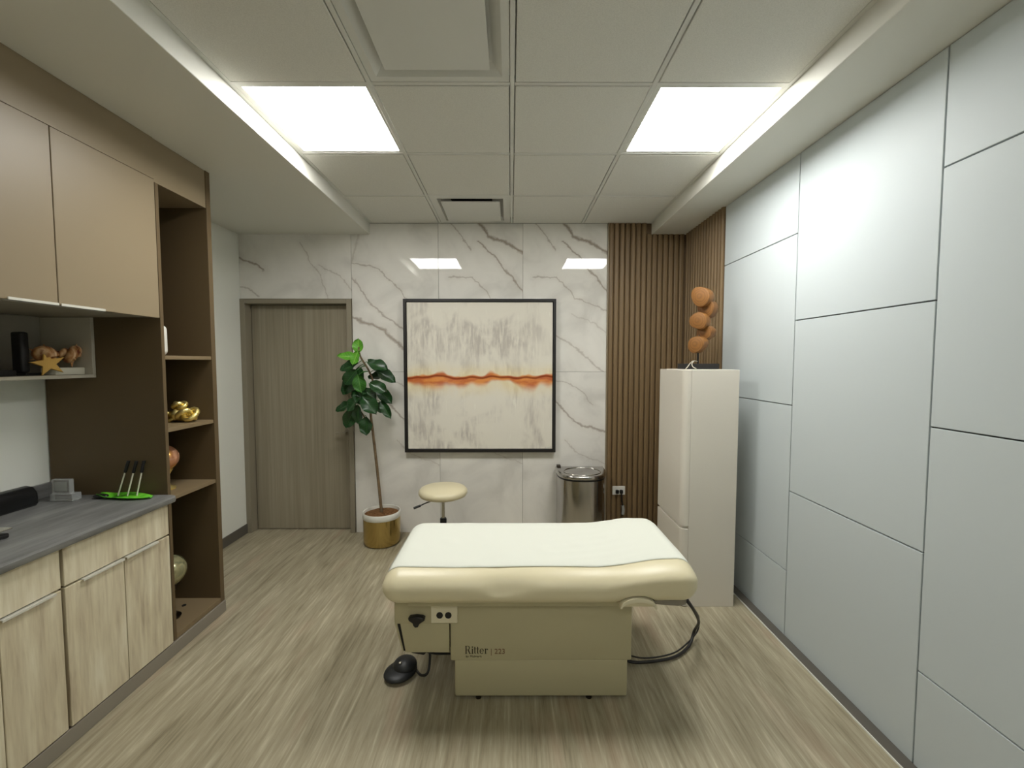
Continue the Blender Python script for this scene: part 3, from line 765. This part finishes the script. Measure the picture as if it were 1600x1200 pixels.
# ------------------------------------------------------------------ waste bin
TXc, TYc = 0.645, -0.05
t = thing('trash_can', 'brushed stainless steel half-round waste bin against the marble wall', 'waste bin', (TXc, -0.17, 0))
def dshape(w, dep, grow=0.0):
    pts = [(TXc + w + grow, TYc + grow)]
    for k in range(29):
        a = PI * k / 28
        ex = lambda c, p: math.copysign(abs(c) ** p, c)
        pts.append((TXc + (w + grow) * ex(math.cos(a), 0.72), TYc - 0.05 - (dep - 0.05 + grow) * ex(math.sin(a), 0.85)))
    pts.append((TXc - w - grow, TYc + grow)); return pts
b = bmnew(); add_prism(b, dshape(0.2, 0.27), 'z', 0.03, 0.545); obj('body', b, 'steel', t, smooth=30)
b = bmnew(); add_prism(b, dshape(0.2, 0.27, 0.004), 'z', 0.0, 0.03, bev=0.003); obj('bottom_rim', b, 'black', t)
b = bmnew(); add_prism(b, dshape(0.2, 0.27, 0.002), 'z', 0.545, 0.556); obj('collar', b, 'black', t)
b = bmnew(); add_prism(b, dshape(0.2, 0.27, 0.008), 'z', 0.556, 0.590, bev=0.012, seg=4)
for v in b.verts:
    if v.co.z > 0.57:
        v.co.z += 0.018 * sst(TYc - 0.28, TYc, v.co.y) 
lid = obj('lid', b, 'steel', t, smooth=50)
b = bmnew()
pp = [(TXc + 0.155 * math.cos(2 * PI * k / 40), TYc - 0.145 + 0.10 * math.sin(2 * PI * k / 40), 0.592 + 0.018 * sst(TYc - 0.28, TYc, TYc - 0.145 + 0.10 * math.sin(2 * PI * k / 40))) for k in range(41)]
add_tube(b, pp, 0.0035, 8, 1); obj('lid_ring', b, 'chrome', lid, smooth=60)
b = box(TXc - 0.2, TXc - 0.165, TYc - 0.03, TYc + 0.02, 0.556, 0.622, bev=0.006); obj('hinge', b, 'steeldark', t)
b = box(TXc - 0.07, TXc + 0.07, TYc - 0.34, TYc - 0.26, 0.006, 0.02, bev=0.004); obj('foot_bar', b, 'steel', t)

# ------------------------------------------------------------------ wall outlet with plug
t = thing('wall_outlet', 'white double wall outlet on the walnut slats with black plugs', 'outlet', (1.0, -0.02, 0.385))
obj('plate', box(0.943, 1.055, -0.026, -0.0182, 0.346, 0.424, bev=0.003), 'white', t)
for x in (0.982, 1.018): obj('plug', box(x - 0.014, x + 0.014, -0.052, -0.0262, 0.362, 0.394, bev=0.006), 'black', t, label='black plug')
b = bmnew(); add_tube(b, [(1.018, -0.045, 0.365), (1.022, -0.055, 0.30), (1.03, -0.05, 0.24), (1.028, -0.05, 0.17)], 0.006, 8)
obj('plug_cord', b, 'cable', t, smooth=60)
b = bmnew(); add_tube(b, [(1.028, -0.05, 0.26), (1.034, -0.05, 0.22), (1.03, -0.05, 0.18)], 0.013, 10); obj('cord_tag', b, 'frost', t, smooth=60, label='grey sleeve on the cord')

# ------------------------------------------------------------------ framed painting
PA, PB, PZ0, PZ1 = -0.876, 0.436, 0.731, 2.056
t = thing('framed_painting', 'square abstract painting in grey and cream with an orange band, black frame', 'painting', ((PA + PB) / 2, 0, PZ0))
f = bmnew(); fw = 0.024
for (a, b_, c, e) in ((PA, PA + fw, PZ0, PZ1), (PB - fw, PB, PZ0, PZ1), (PA + fw, PB - fw, PZ0, PZ0 + fw), (PA + fw, PB - fw, PZ1 - fw, PZ1)):
    add_box(f, a, b_, -0.052, -0.004, c, e, bev=0.001, seg=1)
obj('frame', f, 'frame', t)
obj('backing', box(PA + fw, PB - fw, -0.014, -0.004, PZ0 + fw, PZ1 - fw), 'frame', t)
m = mat('abstract canvas', (1, 1, 1, 1), 0.7, spec=0.2); n = NT(m)
g = n.coord('Generated'); sx = n.new('ShaderNodeSeparateXYZ'); n.put(sx.inputs[0], g)
X, Z = sx.outputs[0], sx.outputs[2]
X1 = n.new('ShaderNodeCombineXYZ'); n.put(X1.inputs[0], X)
s1 = n.noise(n.mapping(g, (40, 1, 6)), 1.0, 4, 0.6, 0.4)[0]
s2 = n.noise(n.mapping(g, (3.2, 1, 2.6), (4.3, 0, 1.7)), 1.0, 4, 0.6, 0.5)[0]
grey = n.math('MULTIPLY', n.smooth(s2, 0.45, 0.64), n.smooth(s1, 0.30, 0.62))
col = n.mix(n.math('MULTIPLY', grey, 0.85), lin(224, 219, 206), lin(180, 173, 164))
s3 = n.noise(n.mapping(g, (40, 1, 8), (9, 0, 2)), 1.0, 3, 0.6)[0]
col = n.mix(n.math('MULTIPLY', n.smooth(s3, 0.6, 0.72), 0.55), col, lin(236, 233, 220))
wave = n.math('MULTIPLY', n.math('SUBTRACT', n.noise(n.mapping(X1.outputs[0], (5.5, 1, 1), (0.4, 0, 0)), 1.0, 1)[0], 0.5), 0.075)
dz = n.math('SUBTRACT', n.math('SUBTRACT', Z, 0.492), wave)
th = n.math('ADD', n.math('MULTIPLY', n.smooth(n.noise(n.mapping(X1.outputs[0], (4.3, 1, 1), (7.7, 0, 0)), 1.0, 2)[0], 0.35, 0.66), 0.085), 0.030)
below = n.math('MULTIPLY', n.smooth(dz, n.math('MULTIPLY', th, -1.0), n.math('MULTIPLY', th, -0.35)), n.math('LESS_THAN', dz, 0.004))
up = n.math('ADD', n.math('MULTIPLY', n.smooth(n.noise(n.mapping(X1.outputs[0], (6, 1, 1), (2.2, 0, 0)), 1.0, 2)[0], 0.45, 0.7), 0.035), 0.018)
above = n.math('MULTIPLY', n.smooth(dz, up, n.math('MULTIPLY', up, 0.3)), n.math('GREATER_THAN', dz, 0.0))
org = n.math('MAXIMUM', below, above)
halo = n.math('MULTIPLY', n.smooth(n.math('ABSOLUTE', n.math('ADD', dz, 0.02)), 0.14, 0.02), 0.55)
col = n.mix(n.math('MULTIPLY', halo, n.smooth(s2, 0.3, 0.6)), col, lin(236, 214, 150))
ocol = n.mix(n.smooth(n.noise(n.mapping(g, (9, 1, 30)), 1.0, 3)[0], 0.35, 0.65), lin(188, 84, 22), lin(222, 138, 56))
col = n.mix(n.math('MULTIPLY', org, 0.92), col, ocol)
ln = n.smooth(n.math('ABSOLUTE', dz), 0.011, 0.002)
col = n.mix(n.math('MULTIPLY', ln, 0.85), col, lin(128, 44, 12))
n.color(col); n.bump(s1, 0.25, 0.003)
obj('canvas', box(PA + fw + 0.004, PB - fw - 0.004, -0.040, -0.0145, PZ0 + fw + 0.004, PZ1 - fw - 0.004, bev=0.002, seg=1), m, t)
b = bmnew(); add_tube(b, [(0.345, -0.0405, 0.768), (0.355, -0.0405, 0.776), (0.362, -0.0405, 0.768), (0.372, -0.0405, 0.774), (0.380, -0.0405, 0.768), (0.392, -0.0405, 0.78), (0.398, -0.0405, 0.768)], 0.0012, 6, 4)
obj('signature', b, 'frost', t)

# ------------------------------------------------------------------ potted fig
FX, FY = -1.037, -0.205
t = thing('potted_fig_tree', 'slim fiddle-leaf fig tree in a brass pot beside the door', 'potted plant', (FX, FY, 0))
b = bmnew(); add_lathe(b, [(0.128, 0.0), (0.140, 0.006), (0.147, 0.02), (0.150, 0.05), (0.150, 0.232)], (FX, FY, 0), 48); obj('pot', b, 'brass', t, smooth=40)
b = bmnew(); add_lathe(b, [(0.1505, 0.222), (0.1535, 0.226), (0.1535, 0.268), (0.150, 0.273), (0.145, 0.272), (0.142, 0.23)], (FX, FY, 0), 48, cap=False); obj('pot_rim', b, 'white', t, smooth=40, label='white rim band of the pot')
b = bmnew()
add_lathe(b, [(0.143, 0.225), (0.142, 0.246), (0.11, 0.252), (0.06, 0.256), (0.002, 0.258)], (FX, FY, 0), 32)
for v in b.verts: v.co.z += random.uniform(-0.003, 0.003)
obj('soil', b, 'soil', t, smooth=60)
trunk = [(-1.036, FY, 0.224), (-1.066, FY, 0.58), (-1.100, FY, 0.934), (-1.113, FY - 0.01, 1.122), (-1.093, FY, 1.335), (-1.123, FY, 1.441), (-1.192, FY, 1.562), (-1.204, FY, 1.64)]
b = bmnew(); add_tube(b, trunk, lambda u: 0.0125 - 0.0065 * u, 12); obj('stem', b, 'bark', t, smooth=60)
branch = [(-1.100, FY, 0.94), (-1.14, FY - 0.02, 1.02), (-1.177, FY - 0.03, 1.095), (-1.26, FY - 0.03, 1.20)]
b = bmnew(); add_tube(b, branch, lambda u: 0.008 - 0.003 * u, 10); obj('branch', b, 'bark', t, smooth=60)
TP = smooth_path(trunk[2:], 6) + smooth_path(branch, 6)
def leaf_bm(L, W, curl, seed):
    rnd = random.Random(seed); b = bmnew(); nu, nv = 12, 8; rows = []
    ph = rnd.uniform(0, 6)
    for i in range(nu + 1):
        u = i / nu
        w = W / 2 * (math.sin(PI * min(1, u ** 0.85 * 0.97 + 0.03)) ** 0.62) * (0.62 + 0.55 * u) * (1.0 if u < 0.9 else 1.0)
        if i in (0, nu): w = max(w, 0.002)
        row = []
        for j in range(nv + 1):
            v = j / nv * 2 - 1
            z = 0.16 * W * abs(v) ** 1.4 - curl * L * u * u * 0.55 + 0.035 * W * math.sin(u * 11 + ph + 2 * v) * abs(v) * 2
            row.append(b.verts.new((v * w, u * L * (1 - 0.06 * v * v), z)))
        rows.append(row)
    for i in range(nu):
        for j in range(nv): b.faces.new((rows[i][j], rows[i][j + 1], rows[i + 1][j + 1], rows[i + 1][j]))
    return b
# centre x, y offset, centre z, tip angle (0 = right, 90 = up), length, width, tilt towards viewer, material
LV = [(-1.209, 0.00, 1.650, 88, .125, .100, .15, 'leaf3'), (-1.285, -.03, 1.562, 176, .175, .085, .35, 'leaf3'), (-1.215, -.06, 1.545, 250, .12, .085, .3, 'leaf3'),
      (-1.268, -.05, 1.478, 200, .160, .115, .5, 'leaf'), (-1.300, .02, 1.405, 215, .150, .110, .4, 'leaf'), (-1.036, -.04, 1.485, -18, .190, .125, .55, 'leaf'),
      (-.990, .02, 1.400, -32, .190, .125, .45, 'leaf'), (-1.168, -.10, 1.340, -80, .155, .120, .2, 'leaf2'), (-1.280, -.04, 1.320, 235, .180, .125, .35, 'leaf'),
      (-1.165, -.08, 1.232, -60, .165, .130, .4, 'leaf'), (-.998, .0, 1.240, -48, .190, .115, .4, 'leaf'), (-.975, -.05, 1.125, -58, .170, .085, .3, 'leaf'),
      (-1.088, -.11, 1.170, -50, .190, .145, .45, 'leaf'), (-1.330, -.03, 1.145, 205, .150, .100, .55, 'leaf'), (-1.262, -.07, 1.060, 245, .190, .125, .3, 'leaf'),
      (-1.190, -.09, 1.090, -94, .160, .100, .2, 'leaf'), (-1.115, -.11, 1.000, -92, .150, .135, .1, 'leaf'), (-1.07, .05, 1.40, 20, .15, .10, .5, 'leaf'),
      (-1.235, .05, 1.23, 150, .15, .10, .5, 'leaf'), (-1.04, .05, 1.13, -20, .15, .11, .4, 'leaf'), (-1.20, -.03, 1.40, 255, .15, .11, .35, 'leaf'), (-1.02, -.09, 1.31, -25, .16, .12, .4, 'leaf'), (-1.225, -.10, 1.175, 225, .16, .12, .4, 'leaf'), (-1.25, -.08, 1.39, 230, .16, .12, .3, 'leaf'), (-1.10, -.07, 1.255, -35, .14, .11, .3, 'leaf')]
pet = bmnew()
for i, (x, dy, z, ang, L, W, tilt, mm) in enumerate(LV):
    a = math.radians(ang)
    cpos = Vector((x, FY + dy, z))
    base_guess = cpos - Vector((math.cos(a), 0, math.sin(a))) * L * 0.5
    near = min(TP, key=lambda p: (p - base_guess).length)
    dirv = Vector((math.cos(a), random.uniform(-0.25, 0.05) if dy <= 0 else 0.2, math.sin(a))).normalized()
    nrm = Vector((random.uniform(-0.35, 0.35), -1.0, tilt + 0.25)); nrm = (nrm - dirv * nrm.dot(dirv)).normalized()
    sx_ = dirv.cross(nrm).normalized()
    R = Matrix((sx_, dirv, nrm)).transposed().to_4x4()
    bpos = cpos - dirv * L * 0.5
    o = obj('leaf', leaf_bm(L, W, 0.18 if ang < 60 or ang > 180 else 0.08, i), mm, None, (0, 0, 0), smooth=80)
    o.matrix_basis = Matrix.Translation(bpos - ORG[t.name]) @ R
    o.parent = t
    mid = (near + bpos) / 2 + Vector((0, 0, 0.01))
    add_tube(pet, [near, mid, bpos + dirv * 0.01], 0.0028, 6, 4)
obj('leaf_stalks', pet, 'leaf2', t, smooth=60, kind='stuff')

# ------------------------------------------------------------------ white column cabinet
WX0, WX1, WY0, WY1, WZ = 1.092, 1.428, -1.156, -0.742, 1.470
t = thing('column_cabinet', 'tall white lacquered column cabinet before the pale panel wall', 'cabinet', ((WX0 + WX1) / 2, (WY0 + WY1) / 2, 0))
obj('body', box(WX0 + 0.046, WX1, WY0, WY1, 0.0, WZ, bev=0.002, seg=1), 'colwhite', t)
def col_door(z0, z1, name):
    pts = [(WX0 + 0.0445, WY1 - 0.001), (WX0, WY1 - 0.001)]
    for k in range(11):
        a = PI + PI / 2 * k / 10
        pts.append((WX0 + 0.036 + 0.036 * math.cos(a), WY0 + 0.036 + 0.036 * math.sin(a)))
    pts.append((WX0 + 0.0445, WY0))
    b = bmnew(); add_prism(b, pts, 'z', z0, z1, bev=0.0015, seg=1)
    return obj(name, b, 'colwhite', t, smooth=30)
col_door(0.508, WZ - 0.002, 'door'); col_door(0.004, 0.492, 'door')
b = box(WX0 + 0.012, WX0 + 0.0445, WY0 + 0.012, WY1 - 0.002, 0.493, 0.507); obj('grip_channel', b, 'colwhite', t)

# ------------------------------------------------------------------ wood slice sculpture on the column
t = thing('wood_slice_sculpture', 'orange sliced-wood sculpture stacked on a black stand atop the white column', 'sculpture', (1.30, -0.90, WZ))
obj('stand_base', box(1.172, 1.402, -0.955, -0.845, WZ + 0.0005, WZ + 0.036, bev=0.003), 'blackm', t)
b = bmnew(); add_tube(b, [(1.286, -0.90, WZ + 0.03), (1.286, -0.90, WZ + 0.16), (1.305, -0.89, WZ + 0.30), (1.31, -0.89, WZ + 0.46)], 0.006, 8); obj('rod', b, 'blackm', t, smooth=60)
SLC = [(1.279, -.91, 1.632, .054, .056, 14), (1.335, -.90, 1.710, .050, .052, -10), (1.291, -.91, 1.786, .056, .058, 6), (1.343, -.90, 1.868, .056, .060, 8), (1.302, -.91, 1.942, .062, .066, -22)]
for i, (x, y, z, rx, rz, an) in enumerate(SLC):
    b = bmnew(); pts = []
    for k in range(28):
        a = 2 * PI * k / 28; w = 1 + 0.07 * math.sin(2 * a + i) + 0.04 * math.sin(3 * a + 2 * i)
        pts.append((rx * w * math.cos(a), rz * w * math.sin(a)))
    add_prism(b, pts, 'y', -0.034, 0.034, bev=0.007, seg=2)
    bmesh.ops.rotate(b, verts=b.verts, cent=(0, 0, 0), matrix=Matrix.Rotation(math.radians(-52), 3, 'Z') @ Matrix.Rotation(math.radians(an), 3, 'Y'))
    bmesh.ops.translate(b, verts=b.verts, vec=(x, y, z))
    obj('wood_slice', b, 'slice', t, (x, y, z), smooth=35)
b = bmnew()
add_tube(b, [(1.28, -0.905, WZ + 0.05), (1.235, -0.955, WZ + 0.054), (1.205, -0.975, WZ + 0.040), (1.178, -0.99, WZ + 0.012), (1.160, -1.01, WZ + 0.0035)], 0.0028, 8)
add_tube(b, [(1.235, -0.955, WZ + 0.054), (1.215, -0.975, WZ + 0.036), (1.217, -0.985, WZ + 0.016), (1.233, -1.00, WZ + 0.0035)], 0.0028, 8)
obj('twine', b, 'niche', t, smooth=60, label='pale twine draped over the stand')

# ------------------------------------------------------------------ ornaments in the tall shelf unit
o = obj('rounded_ornament', box(-1.865, -1.797, -1.47, -1.40, 1.5505, 1.716, bev=0.028, seg=5), 'white', None, (-1.83, -1.43, 1.55), smooth=60)
tag(o, 'white rounded upright ornament on the highest shelf of the tall unit', 'ornament')
t = thing('gold_knot_sculpture', 'shiny gold knotted sculpture on the middle shelf of the tall unit', 'sculpture', (-1.84, -1.31, 1.1785))
def knot(c, R, r, n_=48, p=2, q=3, sc=(1, 1, 1)):
    out = []
    for k in range(n_ + 1):
        a = 2 * PI * k / n_
        rr = R * (1 + 0.42 * math.cos(q * a))
        out.append((c[0] + sc[0] * rr * math.cos(p * a), c[1] + sc[1] * rr * math.sin(p * a), c[2] + sc[2] * R * 0.5 * math.sin(q * a)))
    return out
b = bmnew(); add_tube(b, knot((-1.786, -1.31, 1.221), 0.033, 0, sc=(1, 1, 1.6)), 0.014, 10, 1); obj('knot_loop', b, 'gold', t, smooth=70)
b = bmnew(); add_ball(b, (-1.836, -1.31, 1.2205), 0.039, (1.0, 1.0, 0.95), 24, 16, 0.16); obj('lump', b, 'gold', t, smooth=70)
b = bmnew(); add_tube(b, knot((-1.830, -1.31, 1.272), 0.019, 0, sc=(1.2, 1, 1.3)), 0.0115, 10, 1); obj('knot_loop', b, 'gold', t, smooth=70)
b = bmnew(); add_tube(b, knot((-1.894, -1.31, 1.2085), 0.028, 0, sc=(1, 1, 1.5)), 0.0115, 10, 1); obj('knot_loop', b, 'gold', t, smooth=70)
def orb(c, r, zb, m, sm, label):
    t = thing('ornamental_orb', label, 'ornament', (c[0], c[1], zb), 'orbs on stands in the tall unit')
    b = bmnew(); add_ball(b, c, r, u=32, v=20); obj('ball', b, m, t, smooth=70)
    h = c[2] - r - zb
    b = bmnew(); add_lathe(b, [(0.05, 0), (0.052, 0.008), (0.03, 0.018), (0.02, h * 0.5), (0.026, h * 0.8), (0.040, h + 0.006), (0.036, h + 0.012)], (c[0], c[1], zb), 24); obj('stand', b, sm, t, smooth=50)
orb((-1.845, -1.42, 0.995), 0.071, 0.8225, 'orb_pink', 'gold', 'rose and gold glazed orb on a gold stand, shelf level with the worktop')
orb((-1.845, -1.42, 0.366), 0.085, 0.0985, 'orb_green', 'steeldark', 'silver green glazed orb at the bottom of the tall unit')

# ------------------------------------------------------------------ things in the open wall shelf
NB = NZ0 + 0.0165
t = thing('black_speaker', 'black upright box speaker behind the starfish on the open wall shelf', 'speaker', (-2.16, -1.82, NB))
obj('body', box(-2.17, -2.12, -1.82, -1.785, NB + 0.012, NB + 0.195, bev=0.010, seg=3), 'blackm', t, smooth=50)
obj('foot', box(-2.175, -2.10, -1.825, -1.750, NB, NB + 0.0125, bev=0.003), 'black', t)
b = bmnew(); pts = []
for k in range(10):
    r = 0.062 if k % 2 == 0 else 0.025
    a = PI / 2 + 2 * PI * k / 10
    pts.append((r * math.cos(a), r * math.sin(a)))
add_prism(b, pts, 'x', -0.009, 0.009, bev=0.006, seg=2)
bmesh.ops.rotate(b, verts=b.verts, cent=(0, 0, 0), matrix=Matrix.Rotation(math.radians(-10), 3, 'Y') @ Matrix.Rotation(math.radians(8), 3, 'X') @ Matrix.Rotation(math.radians(-30), 3, 'Z'))
bmesh.ops.translate(b, verts=b.verts, vec=(-2.072, -1.757, NB + 0.053))
tag(obj('starfish', b, 'star', None, (-2.072, -1.775, NB), smooth=40), 'ochre dried starfish leaning on the shells on the open wall shelf', 'starfish')
o = obj('white_box', box(-2.135, -2.065, -1.735, -1.598, NB + 0.0002, NB + 0.034, bev=0.003), 'box', None, (-2.10, -1.665, NB), smooth=40)
tag(o, 'flat off-white box under the shells on the open wall shelf', 'box')
def shell(c, R, turns, label, tilt):
    b = bmnew(); P = []
    n_ = int(turns * 18)
    for k in range(n_ + 1):
        u = k / n_; a = 2 * PI * turns * u; rr = R * (1 - u) ** 1.1 * 0.62 + 0.002
        P.append((rr * math.cos(a), R * 1.9 * u - R * 0.6, rr * math.sin(a)))
    add_tube(b, P, lambda u: R * 0.52 * (1 - u) ** 0.9 + 0.0015, 10, 1)
    for k in range(6):
        a = k * 1.05 + 0.4
        add_tube(b, [(0.7 * R * math.cos(a), -0.35 * R, 0.7 * R * math.sin(a)), (1.28 * R * math.cos(a), -0.45 * R, 1.28 * R * math.sin(a))], lambda u: R * 0.13 * (1 - u) + 0.001, 6, 2)
    bmesh.ops.rotate(b, verts=b.verts, cent=(0, 0, 0), matrix=Matrix.Rotation(tilt[2], 3, 'Z') @ Matrix.Rotation(tilt[0], 3, 'X'))
    zmin = min(v.co.z for v in b.verts)
    bmesh.ops.translate(b, verts=b.verts, vec=(c[0], c[1], c[2] - zmin))
    tag(obj('seashell', b, 'shell', None, c, smooth=60), label, 'seashell', 'shells on the open wall shelf')
shell((-2.10, -1.640, NB + 0.0345), 0.046, 2.6, 'brown mottled whelk shell on the off-white box beside the end board', (0.2, 0, 2.5))
shell((-2.105, -1.735, NB + 0.0345), 0.044, 2.6, 'spiny reddish shell on the off-white box behind the starfish', (0.3, 0, 0.5))
o = obj('dark_tray', box(-2.19, -2.07, -2.02, -1.885, NB + 0.0002, NB + 0.026, bev=0.004), 'blackm', None, (-2.13, -1.95, NB), smooth=40)
tag(o, 'low dark tray on the open wall shelf beside the black speaker', 'tray')

# ------------------------------------------------------------------ things on the worktop
WT = 0.8422
t = thing('desk_dock', 'long black rounded device lying along the backsplash on the worktop', 'device', (-2.215, -1.90, WT))
b = bmnew()
pts = [(-2.262, WT), (-2.192, WT), (-2.184, WT + 0.012), (-2.188, WT + 0.06), (-2.205, WT + 0.088), (-2.235, WT + 0.094), (-2.262, WT + 0.085)]
add_prism(b, pts, 'y', -2.12, -1.722, bev=0.016, seg=4)
obj('body', b, 'black', t, smooth=60)
obj('display', box(-2.214, -2.204, -1.82, -1.775, WT + 0.0785, WT + 0.084), 'frost', t, label='small pale label strip')
b = bmnew(); add_tube(b, [(-2.225, -1.885, WT + 0.085), (-2.225, -1.885, WT + 0.112)], 0.006, 8, 1); add_ball(b, (-2.225, -1.885, WT + 0.122), 0.018, (1, 1, 0.8)); obj('knob', b, 'black', t, smooth=60)
t = thing('acrylic_block', 'small clear acrylic award block in the corner of the worktop', 'award', (-2.13, -1.655, WT))
obj('foot_slab', box(-2.185, -2.075, -1.682, -1.637, WT, WT + 0.036, bev=0.003), 'acrylic', t)
obj('upright', box(-2.184, -2.096, -1.672, -1.65, WT + 0.0362, WT + 0.105, bev=0.003), 'acrylic', t)
obj('printed_face', box(-2.168, -2.110, -1.6735, -1.6724, WT + 0.048, WT + 0.092), 'frost', t, label='frosted printed square')
t = thing('green_leaf_tray', 'bright green leaf-shaped tray at the shelf-unit end of the worktop', 'tray', (-1.87, -1.60, WT))
b = bmnew(); nu = 16
rows = []
for i in range(nu + 1):
    u = i / nu; x = -2.0 + 0.268 * u; w = 0.046 * math.sin(PI * (0.06 + 0.9 * u)) ** 0.7
    rows.append([b.verts.new((x, -1.628 + 0.01 * math.sin(u * 5) + w * v, WT + 0.0012 + 0.010 * abs(v) ** 2 + 0.012 * (1 - sst(0, 0.2, u)))) for v in (-1, -0.5, 0, 0.5, 1)])
for i in range(nu):
    for j in range(4): b.faces.new((rows[i][j], rows[i + 1][j], rows[i + 1][j + 1], rows[i][j + 1]))
o = obj('leaf_plate', b, 'lime', t, smooth=70); sm = o.modifiers.new('t', 'SOLIDIFY'); sm.thickness = 0.003; sm.offset = 1
b = bmnew(); add_ball(b, (-1.99, -1.628, WT + 0.010), 0.022, (1.6, 1.0, 0.45)); obj('dark_tip', b, 'black', t, smooth=60, label='dark rolled tip of the leaf')
PEN = [(-1.920, -1.612, -1.878, 'leaning white dark-tipped pen standing in the leaf tray, nearest the acrylic block'), (-1.868, -1.618, -1.833, 'white dark-tipped pen standing between two others in the leaf tray'), (-1.826, -1.612, -1.800, 'white dark-tipped pen standing in the leaf tray, nearest the shelf unit')]
for x0, y, x1, lab in PEN:
    t = thing('pen', lab, 'pen', (x0, y, WT + 0.004), 'pens standing in the leaf tray')
    p0, p1 = Vector((x0, y, WT + 0.0065)), Vector((x1, y + 0.02, WT + 0.178))
    pm = p0 + (p1 - p0) * 0.66
    b = bmnew(); add_tube(b, [p0, pm], 0.0034, 8, 1); obj('barrel', b, 'box', t, smooth=60)
    b = bmnew(); add_tube(b, [pm, pm + (p1 - pm) * 0.1, p1], lambda u: 0.007 if u > 0.05 else 0.005, 10, 1); obj('cap', b, 'blackm', t, smooth=60)
t = thing('chrome_stapler', 'small black and chrome desk tool near the worktop front, cut by the frame', 'desk tool', (-1.9, -2.14, WT))
obj('body', box(-1.955, -1.885, -2.22, -2.10, WT, WT + 0.018, bev=0.006, seg=3), 'black', t, smooth=50)
obj('plate', box(-1.962, -1.890, -2.21, -2.085, WT + 0.028, WT + 0.034, bev=0.002), 'chrome', t)
obj('post', box(-1.94, -1.91, -2.20, -2.15, WT + 0.018, WT + 0.075, bev=0.006), 'blackm', t)
